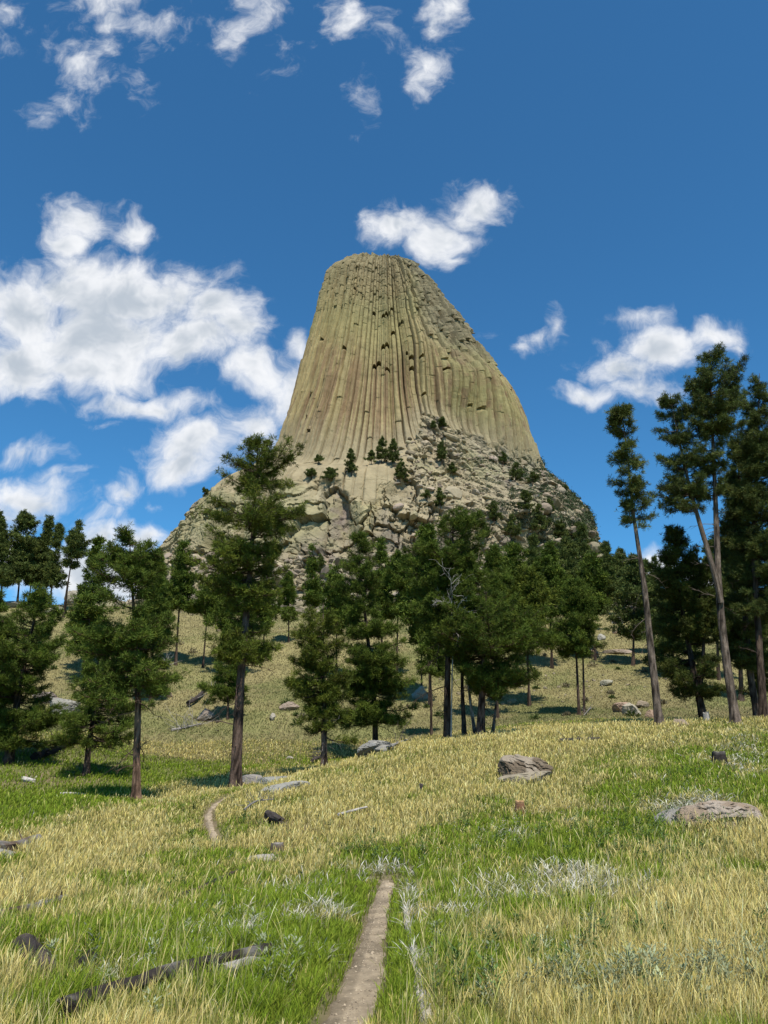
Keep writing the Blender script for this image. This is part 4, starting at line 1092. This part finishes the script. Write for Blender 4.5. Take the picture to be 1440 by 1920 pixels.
rock('pale dome of rock on the ridge skyline below the round-topped ridge pine', 146, 1132, 118, 48, 26, 6, 74, (.36, .33, .26), sub=5, sink=.2, strata=.4, name='rock_outcrop', cat='rock outcrop', cuts=5)
rock('dark-mouthed flat rock under the ridge trees', 104, 1154, 106, 34, 13, 2.5, 75, (.32, .28, .21), sub=4, sink=.2, strata=.5)
rock('long low outcrop at the base of the ridge trees', 30, 1136, 110, 50, 12, 3.5, 76, (.32, .29, .22), sub=4, sink=.25, strata=.5, name='rock_outcrop', cat='rock outcrop')
rock('pale grey outcrop half hidden behind the short leaning pine', 116, 1322, 60, 60, 36, 2.5, 77, (.32, .30, .25), sub=5, sink=.3, strata=.4, name='rock_outcrop', cat='rock outcrop')
rock('low grey outcrop between the left pines below the broad dense pine', 90, 1290, 66, 46, 18, 2.2, 78, (.36, .29, .24), sub=4, sink=.25, strata=.4)
rock('tan rock ledge behind the spired pine', 545, 1292, 70, 40, 16, 1.8, 79, (.36, .28, .21), sub=4, sink=.25, strata=.4)
rock('pale stone on the slope right of the bare reddish trunk', 512, 1318, 66, 14, 12, .7, 80, (.38, .34, .27), sub=3, sink=.2)
rock('small stone low on the slope beside the spired pine', 545, 1398, 52, 16, 6, .6, 81, (.38, .34, .27), sub=3, sink=.2)
rock('pinkish ledge of broken rock across the open slope', 1160, 1216, 100, 60, 8, 1.2, 82, (.34, .27, .21), sub=4, sink=.2, strata=.4)
rock('half-buried pale rock in the grass at the photo edge', -2, 1592, 18.5, 70, 14, .8, 83, (.32, .30, .25), sub=4, sink=.3)
rock('pale patch of bare stone low in the golden grass', 15, 1630, 15.6, 40, 6, .5, 84, (.42, .33, .24), sub=3, sink=.4, name='flat_rock', cat='flat rock')
# small loose stones of the far slope, and the talus blocks under the tower: nobody could count them
rs = np.random.default_rng(17)
acc = Acc(); V1, F1 = ICO[1]
def blocks(P, S):
    for p, s_ in zip(P, S):
        W = V1.copy()
        for _ in range(4):
            n = unit(rs.normal(0, 1, 3)); d = W @ n - rs.uniform(.35, .75); W = W - np.maximum(d, 0)[:, None] * n
        W = W * s_ * [rs.uniform(.8, 1.5), rs.uniform(.7, 1.2), rs.uniform(.5, .9)]
        a = rs.uniform(0, 6.28); c_, q_ = math.cos(a), math.sin(a); W = np.stack([W[:, 0] * c_ - W[:, 1] * q_, W[:, 0] * q_ + W[:, 1] * c_, W[:, 2] + W[:, 0] * rs.uniform(-.4, .4)], -1)
        acc.add(W + p, F1, np.array([.31, .262, .18]) * rs.uniform(.5, 1.15) * [1, rs.uniform(.92, 1.02), rs.uniform(.85, 1.05)])
m_ = np.where((TPf[:, 1] > 1045) & (TPf[:, 1] < 1150))[0]
c_ = TVf[rs.choice(m_, 2300)]
blocks(c_ + [0, 0, .3], np.exp(rs.normal(.35, .5, len(c_))))
Yb = rs.uniform(150, 330, 1700); xb = rs.uniform(-.42, .42, 1700) * Yb
zb_ = G(xb, Yb); blocks(np.stack([xb, Yb, zb_ + .1], -1), np.exp(rs.normal(.1, .5, 1700)))
m_ = np.where(((TPf[:, 0] > 740) & (TPf[:, 1] > 800)) & (TPf[:, 1] < 1060) & (sv[(np.nonzero(fr)[0] % nS)] < 3.9))[0]
c_ = TVf[rs.choice(m_, 1500)]
blocks(c_ + [0, .3, .2], np.exp(rs.normal(.15, .5, len(c_))))
ot = acc.build('talus_rubble', M_rock, None, np.array([0., 250., 50.]))
tag(ot, 'pale angular talus blocks heaped below the tower cliff', 'rubble', kind='stuff')
acc = Acc()
Yb = np.exp(rs.uniform(math.log(58), math.log(160), 700)); xb = rs.uniform(-.56, .56, 700) * Yb
kp = fbm(xb / 16, Yb / 16, 0, 3, 301) > .52; xb, Yb = xb[kp], Yb[kp]
blocks(np.stack([xb, Yb, G(xb, Yb) + .03], -1), .06 + .12 * np.exp(rs.normal(0, .6, len(xb))))
ot = acc.build('loose_gravel', M_rock, None, np.array([0., 90., 10.])); tag(ot, 'small loose stones scattered over the grassy far slope', 'stones', kind='stuff')

# ------------------------------------------------------------------ dead wood
CHAR = np.array([.035, .028, .024]); GREYW = np.array([.33, .30, .26]); BRW = np.array([.16, .11, .075])
def log(label, pts, r, colr, lift=.5, name='fallen_log', cat='log', twigs=0, patch=None, jag=.25, ends=None, seed=None, tw_len=.6, twcol=None):
    seed = int(abs(pts[0][0]) + abs(pts[0][1])) if seed is None else seed
    W = []
    for i, p in enumerate(pts):
        if len(p) == 2: h = ground_hit(*p); h[2] += r * lift
        else:
            h = at(p[0], p[1], p[2])
        W.append(h)
    W = np.array(W)
    for q in catmull(W, 5):
        if q[1] < 24 and 'matted' not in label: CLEAR.append((q[0], q[1], r + .05)); CLEAR.append((q[0], q[1] - .22, r + .07))
    loc = W.mean(0); loc[2] = W[:, 2].min() - r
    C_ = catmull(W, 7)
    t = np.linspace(0, 1, len(C_)); rad = r * (1 - .35 * t) if ends is None else np.interp(t, [0, 1], ends)
    V, F = tube(C_, rad, 12, seed, .32, True, jag * r * 4)
    c = np.asarray(colr) * (.5 + 1.0 * fbm(V[:, 0] * 8, V[:, 1] * 8, V[:, 2] * 12, 4, seed))[:, None]
    if patch is not None:
        m = sst(.46, .58, fbm(V[:, 0] * 3, V[:, 1] * 3, V[:, 2] * 3, 3, seed + 1))[:, None]; c = c * (1 - m) + patch * m
    a = Acc(); a.add(V, F, c)
    rg = np.random.default_rng(seed)
    SA, SB, RA, RB = [], [], [], []
    for _ in range(twigs):
        k = rg.integers(len(C_) // 4, len(C_)); p = C_[k]; d = unit(rg.normal(0, 1, 3) + [0, 0, .9]); L = tw_len * rg.uniform(.4, 1.2)
        for j in range(4):
            d = unit(d + rg.normal(0, .22, 3)); q = p + d * L / 4; SA.append(p); SB.append(q); RA.append(.22 * rad[k] * (1 - j / 4.5)); RB.append(.22 * rad[k] * (1 - (j + 1) / 4.5)); p = q
    if SA: V, F = segs(SA, SB, np.array(RA) + .004, np.array(RB) + .003, 4); a.add(V, F, twcol if twcol is not None else colr)
    return tag(a.build(name, M_wood, None, loc), label, cat)
log('charred splintered log end sticking up out of the grass', [(92,1842), (68,1812), (48,1780,8.15)], .10, CHAR * 1.3, twigs=3, patch=np.array([.10,.078,.062]), jag=.45, ends=[.09,.13], tw_len=.2)
log('smaller black charred log stub pointing up beside the splintered one', [(126,1843), (152,1822), (184,1798,8.3)], .07, CHAR * .6, twigs=4, jag=.5, ends=[.06,.11], tw_len=.2)
log('long fallen log half sunk in grass, its near end charred', [(118,1925), (250,1880), (330,1852), (420,1832), (496,1812)], .075, CHAR, lift=1.5, patch=GREYW * .5, ends=[.055,.065])
log('weathered grey end of the long fallen log', [(418,1842), (460,1826), (498,1811)], .055, GREYW, lift=1.3, jag=.3, name='log_piece')
log('dark thin log lying across golden grass at the photo edge', [(-10,1736), (40,1726), (84,1712), (120,1699)], .06, BRW * .45, lift=1.8, patch=GREYW * .5, twigs=2, tw_len=.2)
log('thick broken log end with a rotten brown stump of root', [(-12,1606), (25,1600), (70,1584)], .16, BRW * .8, lift=.9, patch=GREYW * .6, twigs=4, tw_len=.35)
log('dark charred log pieces lying end to end in mid meadow', [(345,1695), (375,1682), (410,1662), (445,1645)], .055, CHAR, lift=1.8, patch=BRW * .5)
log('grey log buried in matted pale dry grass beside the path', [(802,1935), (793,1880), (779,1800), (765,1740), (761,1712)], .05, GREYW * 1.2, lift=.6, patch=np.array([.42,.37,.26]))
log('thin bleached branch resting on the grass right of the flat outcrop', [(634,1544), (660,1536), (688,1529)], .035, GREYW * 1.2, lift=6)
log('short log chunk with a pale sawn end above the flat whitish rock', [(502,1541), (515,1546), (527,1551)], .13, CHAR * 1.6, lift=1.3, ends=[.13,.09])
log('bleached stick on the sunny slope near the left pines', [(112,1492), (135,1491), (160,1493)], .06, GREYW * 1.5, lift=1.2)
log('short bleached root chunk near the shaded log', [(44,1466), (62,1470)], .13, GREYW * 1.4, lift=1)
log('big dark fallen log lying in the shade of the broad dense pine', [(64,1428), (90,1418), (128,1404)], .26, CHAR * .9, lift=.8, twigs=9, tw_len=1.8)
log('bent dark fallen limb curving over a pale rock', [(352,1328), (368,1318), (384,1303), (402,1299)], .20, CHAR * 1.5, lift=2.0, twigs=6, tw_len=1.6, twcol=GREYW * .7)
log('grey dead branches of a fallen treetop on the slope', [(322,1372), (345,1368), (375,1362)], .09, GREYW * .8, lift=1.5, twigs=34, tw_len=2.6, name='fallen_treetop', cat='dead branches', twcol=GREYW * .9)
log('upturned grey root tangle beside the orange-trunked pine crown', [(306,1256), (316,1254)], .22, GREYW * .7, lift=1.6, twigs=46, tw_len=1.5, name='root_tangle', cat='roots', twcol=GREYW * .8)
log('fallen grey branch with bent twigs trailing right of the grey rock slab', [(722,1412), (745,1402), (765,1392)], .07, GREYW * .8, lift=3, twigs=9, tw_len=1.6, twcol=CHAR * 3)
log('tangle of dark dead twigs at the foot of the spired pine', [(585,1432), (603,1424)], .10, CHAR * 2, lift=2, twigs=26, tw_len=1.1, name='twig_tangle', cat='dead branches')
log('low dark dead branch lying along the crest below the twin-trunked pine', [(1048,1395), (1080,1393), (1125,1391)], .07, CHAR * 2, lift=2.2, twigs=6, tw_len=.5)
log('thin grey twiggy branch lying above the log chunk', [(458,1534), (480,1518), (512,1514)], .03, GREYW * .6, lift=8, twigs=16, tw_len=.6)
log('pinkish dead branch beside the tall leaning trunk base', [(1108,1330), (1095,1345)], .05, GREYW * .6, lift=3, twigs=14, tw_len=1.0)

def stump(label, px, py, Y, r, h, colr, colt, seed, jag=.3, lean=0):
    x = float(at(px, py, Y)[0]); g = float(G(np.array([x]), np.array([Y]))[0]); loc = np.array([x, Y, g])
    pts = np.array([[x - lean * .3 * t, Y, g - .1 + (h + .1) * t] for t in np.linspace(0, 1, 7)])
    V, F = tube(pts, r * (1.25 - .3 * np.linspace(0, 1, 7)), 16, seed, .25, True, jag * h)
    c = np.asarray(colr) * (.5 + fbm(V[:, 0] * 12, V[:, 1] * 12, V[:, 2] * 4, 3, seed))[:, None]
    c[-1] = colt; c[-18:-2] = c[-18:-2] * .5 + np.asarray(colt) * .5
    root = tag(empty('tree_stump', loc), label, 'stump')
    mk('bark', local(V, loc), F, M_wood, root, c)
    return root
stump('small reddish cut stump standing in green weeds below the layered boulder', 975, 1524, 20.5, .11, .34, (.22, .11, .06), (.48, .30, .14), 3, .12)
stump('charred black stump with a grey cap high on the meadow', 1349, 1428, 27.8, .22, .42, CHAR, (.25, .22, .19), 4, .15)
stump('tiny dark stump poking out of golden grass on the crest', 790, 1462, 26.0, .06, .24, CHAR * 1.4, (.16, .13, .11), 6, .3)
stump('small grey weathered stump behind the whitish flat rock', 519, 1590, 17.4, .14, .26, BRW * .8, GREYW * .9, 7, .12)
stump('pale grey stub at the base of the dark crooked pine', 1326, 1356, 45, .16, .5, GREYW, GREYW, 8, .3)
# the dead branches bleached white among the grove, a snag
def snag(label, Y, px, pts, r, tw, L, seed):
    rg = np.random.default_rng(seed); W = np.array([at(a, b, Y) for a, b in pts]); loc = W[0].copy()
    loc[2] = float(G(W[:1, 0], W[:1, 1])[0])
    W = np.vstack([[[W[0, 0], Y, loc[2] - .1]], W]); Cc = catmull(W, 6); t = np.linspace(0, 1, len(Cc))
    a = Acc(); V, F = tube(Cc, r * (1 - .85 * t), 8, seed, .15); a.add(V, F, GREYW * 1.1)
    SA, SB, RA, RB = [], [], [], []
    def grow(p, d, L_, r_, dep):
        n = 5
        for j in range(n):
            d = unit(d + rg.normal(0, .20, 3) + [0, 0, .03]); q = p + d * L_ / n
            SA.append(p); SB.append(q); RA.append(r_ * (1 - j / n * .7)); RB.append(r_ * (1 - (j + 1) / n * .7)); p = q
            if dep and rg.random() < .75: grow(p, unit(d + rg.normal(0, .75, 3)), L_ * rg.uniform(.3, .6), r_ * .5, dep - 1)
    for _ in range(tw):
        k = rg.integers(int(len(Cc) * .72), len(Cc)); grow(Cc[k], unit(np.array([rg.normal(-.3, .9), rg.normal(-.6, .4), rg.normal(.4, .6)])), L * rg.uniform(.5, 1.1), r * .3, 2)
    V, F = segs(SA, SB, RA, np.array(RB) + .004, 4); a.add(V, F, GREYW * 1.25)
    return tag(a.build('dead_snag', M_limb, None, loc), label, 'dead tree')
snag('bleached white dead tree with curling bare branches among the grove crowns', 42.8, 0, [(846,1372),(848,1260),(850,1180),(842,1120)], .055, 9, 1.9, 5)

# ------------------------------------------------------------------ grass
CL = np.array(CLEAR)
def clearing(x, y):
    out = np.zeros(len(x), bool)
    for cx, cy, cr in CL:
        out |= (x - cx) ** 2 + (y - cy) ** 2 < cr * cr
    return out
def meadow(name, n, r0, r1, seed, lab, kindf, cat='grass', azm=.56):
    """kindf(r, zones) -> keep mask + per-blade height, width, bend, root colour, tip colour, head width"""
    rg = np.random.default_rng(seed)
    r = np.exp(rg.uniform(math.log(r0), math.log(r1), n)); a = rg.uniform(-azm, azm, n)
    if r1 < 100:      # a thinner fringe beyond the sides and close to the viewer's feet
        e = n // 7; r[:e] = np.sqrt(rg.uniform(1.0, 15.0 ** 2, e)); a[:e] = rg.uniform(-1.35, 1.35, e)
        r[:e] = np.where((np.abs(a[:e]) < azm) & (r[:e] > r0), r0 * rg.uniform(.3, 1, e), r[:e])
    x, y = np.sin(a) * r, np.cos(a) * r
    # tussocks: pull the blades towards clump centres
    cs = .22 if r1 < 100 else .9
    cx, cy = np.floor(x / cs), np.floor(y / cs)
    px_, py_ = (cx + _h(cx, cy, 0 * cx, seed)) * cs, (cy + _h(cx, cy, 0 * cx + 1, seed)) * cs
    f = ((.15 if seed == 403 else .4) if r1 < 100 else .2) * rg.random(n); x = x * (1 - f) + px_ * f; y = y * (1 - f) + py_ * f
    z = G(x, y)
    zz = zones(x, y, z)
    pd = path_dist(x, y)
    o = kindf(rg, r, x, y, zz, pd, _h(cx, cy, 0 * cx + 2, seed))
    k = o['keep'] & ~(clearing(x, y) & (rg.random(n) < .8))
    x, y, z, r = x[k], y[k], z[k], r[k]; H, W, B, c0, c1, hw = (o[q][k] for q in ('h', 'w', 'b', 'c0', 'c1', 'hw'))
    m = len(x); ph = rg.uniform(0, 6.283, m); la = rg.normal(.9, 1.5, m)       # face, lean azimuth
    fx, fy = np.cos(ph), np.sin(ph); lx, ly = np.cos(la) * B, np.sin(la) * B
    root = np.stack([x, y, z - .02], -1)
    V = np.zeros((m, 7, 3)); wv = np.stack([fx, fy, 0 * fx], -1)
    def pt(t): return root + np.stack([lx * H * t * t, ly * H * t * t, H * t * (1 - .35 * B * B * t)], -1)
    V[:, 0] = root - wv * W[:, None] * .5; V[:, 1] = root + wv * W[:, None] * .5
    p = pt(.55); V[:, 2] = p - wv * W[:, None] * .42; V[:, 3] = p + wv * W[:, None] * .42
    p = pt(.82); V[:, 4] = p - wv * hw[:, None] * .5; V[:, 5] = p + wv * hw[:, None] * .5
    V[:, 6] = pt(1.0)
    b = (np.arange(m) * 7)[:, None]
    Q = np.concatenate([b + [[0, 1, 3, 2]], b + [[2, 3, 5, 4]]]); T = b + [[4, 5, 6]]
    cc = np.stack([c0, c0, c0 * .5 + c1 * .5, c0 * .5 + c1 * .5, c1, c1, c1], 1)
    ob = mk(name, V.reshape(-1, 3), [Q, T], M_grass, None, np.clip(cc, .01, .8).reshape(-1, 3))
    return tag(ob, lab, cat, kind='stuff')

def pick(rg, n, cols, var=.18):
    cols = np.array(cols); c = cols[rg.integers(0, len(cols), n)]
    return c * (1 + rg.normal(0, var, (n, 1)))

def k_green(rg, r, x, y, zz, pd, ch):
    n = len(r); g, o, w, b = zz
    keep = (rg.random(n) < np.clip(g * 1.5 + .24, 0, 1) * (1 - .75 * b)) & (pd > .10 + .13 * rg.random(n) - .03 * sst(9, 5, r) * 0 + .05 * (1 - sst(5, 10, r)))
    e = sst(.2, .9, pd)
    h = (.09 + .13 * rg.random(n)) * (.6 + .4 * e) * (.75 + .5 * ch) * (.7 + .6 * g)
    lush = sst(.45, .75, g)[:, None]
    c1 = pick(rg, n, [(.195,.275,.020),(.15,.225,.016),(.25,.30,.03)]) * lush + pick(rg, n, [(.25,.26,.055),(.19,.22,.04),(.31,.29,.075)]) * (1 - lush)
    return dict(keep=keep, h=h, w=np.maximum(.0034, r * .00085), b=rg.uniform(.1, .8, n), c0=c1 * .42, c1=c1, hw=np.maximum(.003, r * .0007))  # root colour darkened to paint in the shade low between blades
def k_gold(rg, r, x, y, zz, pd, ch):
    n = len(r); g, o, w, b = zz
    keep = (rg.random(n) < np.clip(o * 1.35 - .10, 0, 1) * (1 - .65 * b)) & (pd > .2)
    h = (.13 + .20 * rg.random(n)) * (.55 + .45 * sst(.2, 1.5, pd)) * (.7 + .5 * ch) * (.75 + .45 * o)
    c1 = pick(rg, n, [(.68,.54,.19),(.58,.46,.15),(.74,.62,.27),(.50,.42,.12)])
    c0 = c1 * .32 + np.array([.09, .11, .02]) * .45  # greenish root, also darkened as painted shade in the gaps between blades
    return dict(keep=keep, h=h, w=np.maximum(.0024, r * .0006), b=rg.uniform(.05, .55, n), c0=c0, c1=c1, hw=np.maximum(.0035, r * .0008))
def k_white(rg, r, x, y, zz, pd, ch):
    n = len(r); g, o, w, b = zz
    keep = (rg.random(n) < np.clip(w * 2.3 - .12, 0, .8)) & (pd > .32) & (ch > .2)
    h = (.13 + .13 * rg.random(n)) * (.8 + .6 * ch) * np.clip(r / 11, .5, 1)
    c1 = pick(rg, n, [(.62,.58,.46),(.54,.50,.39),(.66,.63,.53),(.40,.40,.26)])
    return dict(keep=keep, h=h, w=np.maximum(.0028, r * .0006), b=rg.uniform(.4, 1.5, n), c0=c1 * .75, c1=c1, hw=np.maximum(.005, r * .0010))
def k_stalk(rg, r, x, y, zz, pd, ch):
    n = len(r); g, o, w, b = zz
    px, py = proj(np.stack([x, y, 0 * x - .2], -1))
    pr = .09 + .7 * np.exp(-((px - 1270) / 260) ** 2 - ((py - 1800) / 170) ** 2) + .35 * np.exp(-((px - 330) / 150) ** 2 - ((py - 1890) / 90) ** 2) + .3 * np.exp(-((px - 820) / 90) ** 2 - ((py - 1890) / 70) ** 2) + .25 * o
    keep = (rg.random(n) < pr) & (pd > .42)
    h = .24 + .26 * rg.random(n)
    c1 = pick(rg, n, [(.64,.52,.20),(.54,.46,.16),(.70,.60,.28),(.44,.43,.12)])
    return dict(keep=keep, h=h, w=np.maximum(.0020, r * .0005), b=rg.uniform(.05, .5, n), c0=c1 * .55, c1=c1, hw=np.maximum(.0045, r * .0008))
def k_far(rg, r, x, y, zz, pd, ch):
    n = len(r); g, o, w, b = zz
    keep = rg.random(n) < .8
    t = (g > rg.uniform(.42, .72, n))[:, None]
    c1 = np.where(t, pick(rg, n, [(.19,.19,.07),(.21,.21,.08)], .10), pick(rg, n, [(.28,.235,.11),(.31,.26,.125),(.25,.22,.10)], .10))
    return dict(keep=keep, h=.09 + .10 * rg.random(n), w=r * .0010, b=rg.uniform(.1, .8, n), c0=c1 * .85, c1=c1, hw=r * .0009)
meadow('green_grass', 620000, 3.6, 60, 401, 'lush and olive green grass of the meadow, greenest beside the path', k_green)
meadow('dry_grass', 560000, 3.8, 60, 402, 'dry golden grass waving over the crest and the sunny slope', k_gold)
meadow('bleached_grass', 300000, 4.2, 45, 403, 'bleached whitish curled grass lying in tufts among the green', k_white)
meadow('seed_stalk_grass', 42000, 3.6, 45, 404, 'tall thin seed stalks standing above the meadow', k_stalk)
meadow('slope_grass', 420000, 52, 210, 405, 'short mixed grass covering the far slope', k_far)
# leafy weeds: grey-green sage and dark forbs
def forbs(name, lab, n, L, colr, hh, ls, seed, cat='weeds'):
    rg = np.random.default_rng(seed); P = []
    for (px, py, sx, sy, cnt) in L:
        q = 0
        while q < cnt:
            a, b = rg.normal(px, sx), rg.normal(py, sy)
            if b < 1380: continue
            q += 1
            p = ground_hit(a, b)
            if p[1] > 45 or float(path_dist(p[:1], p[1:2])[0]) < .4: continue
            P.append(p)
    P = np.array(P); m = len(P); s = hh * rg.uniform(.6, 1.25, m) * (1 + .01 * P[:, 1]); q = n
    t = rg.random((m, q)) ** .8; ang = rg.uniform(0, 6.28, (m, q)); rad = rg.uniform(0, .33, (m, q)) * t
    ctr = P[:, None] + np.stack([np.cos(ang) * rad * s[:, None], np.sin(ang) * rad * s[:, None], t * s[:, None]], -1)
    d = unit(np.stack([np.cos(ang), np.sin(ang), rg.uniform(.1, 1.1, (m, q))], -1)); wv = unit(np.cross(d, [0, 0, 1.0]))
    l = ls * rg.uniform(.6, 1.3, (m, q, 1)) * (1 + .03 * P[:, 1])[:, None, None]
    V = np.stack([ctr, ctr + d * l * .5 + wv * l * .16, ctr + d * l, ctr + d * l * .5 - wv * l * .16], 2)
    cc = np.array(colr) * (1 + .22 * rg.normal(0, 1, (m, 1, 1, 1)) + .15 * rg.normal(0, 1, (m, q, 1, 1)))
    tag(mk(name, V.reshape(-1, 3), (np.arange(m * q) * 4)[:, None] + np.array([[0, 1, 2, 3]]), M_grass, None, np.broadcast_to(np.clip(cc, .01, .7), (m, q, 4, 3)).reshape(-1, 3)), lab, cat, kind='stuff')
forbs('sage_weeds', 'grey-green leafy sage weeds in the near meadow', 80, [(1290,1895,120,20,48),(1150,1905,80,14,18),(560,1840,60,30,6),(1000,1790,120,60,8),(240,1850,120,40,6)], (.25,.28,.16), .30, .035, 501)
forbs('dark_weeds', 'dark green leafy weeds scattered through the meadow', 60, [(1000,1560,220,50,90),(1200,1590,120,30,50),(1330,1470,80,30,26),(1310,1550,60,14,40),(430,1540,70,40,30),(1110,1780,120,60,26),(720,1610,50,14,26),(880,1850,90,40,14),(450,1610,150,60,30)], (.085,.135,.035), .26, .04, 502)
forbs('pale_flowers', 'tiny whitish flower heads dotted over the green weeds', 22, [(1080,1540,150,40,60),(1280,1520,60,20,40),(900,1600,80,30,24),(960,1575,24,8,20)], (.55,.50,.42), .34, .018, 503, 'wildflowers')

rg = np.random.default_rng(77); m = 110
Y_ = rg.uniform(60, 150, m); x_ = rg.uniform(-.5, .5, m) * Y_; z_ = G(x_, Y_); q = 90
s_ = rg.uniform(.25, .7, m)[:, None, None]
d = unit(rg.normal(0, 1, (m, q, 3))); d[..., 2] = np.abs(d[..., 2])
ctr = np.stack([x_, Y_, z_], -1)[:, None] + d * s_ * rg.uniform(.3, 1, (m, q, 1)); wv = unit(np.cross(d, rg.normal(0, 1, (m, q, 3)))) * .06
V = np.stack([ctr - d * .1, ctr + wv, ctr + d * .18, ctr - wv], 2)
cc = np.where(rg.random((m, 1, 1, 1)) < .7, np.array([.085, .11, .03]), np.array([.20, .17, .10])) * (1 + .2 * rg.normal(0, 1, (m, q, 1, 1)))
tag(mk('slope_shrubbery', V.reshape(-1, 3), (np.arange(m * q) * 4)[:, None] + np.array([[0, 1, 2, 3]]), M_needle, None, np.broadcast_to(np.clip(cc, .01, .4), (m, q, 4, 3)).reshape(-1, 3)), 'small low shrubs and seedlings dotted over the far slope', 'shrubs', kind='stuff')
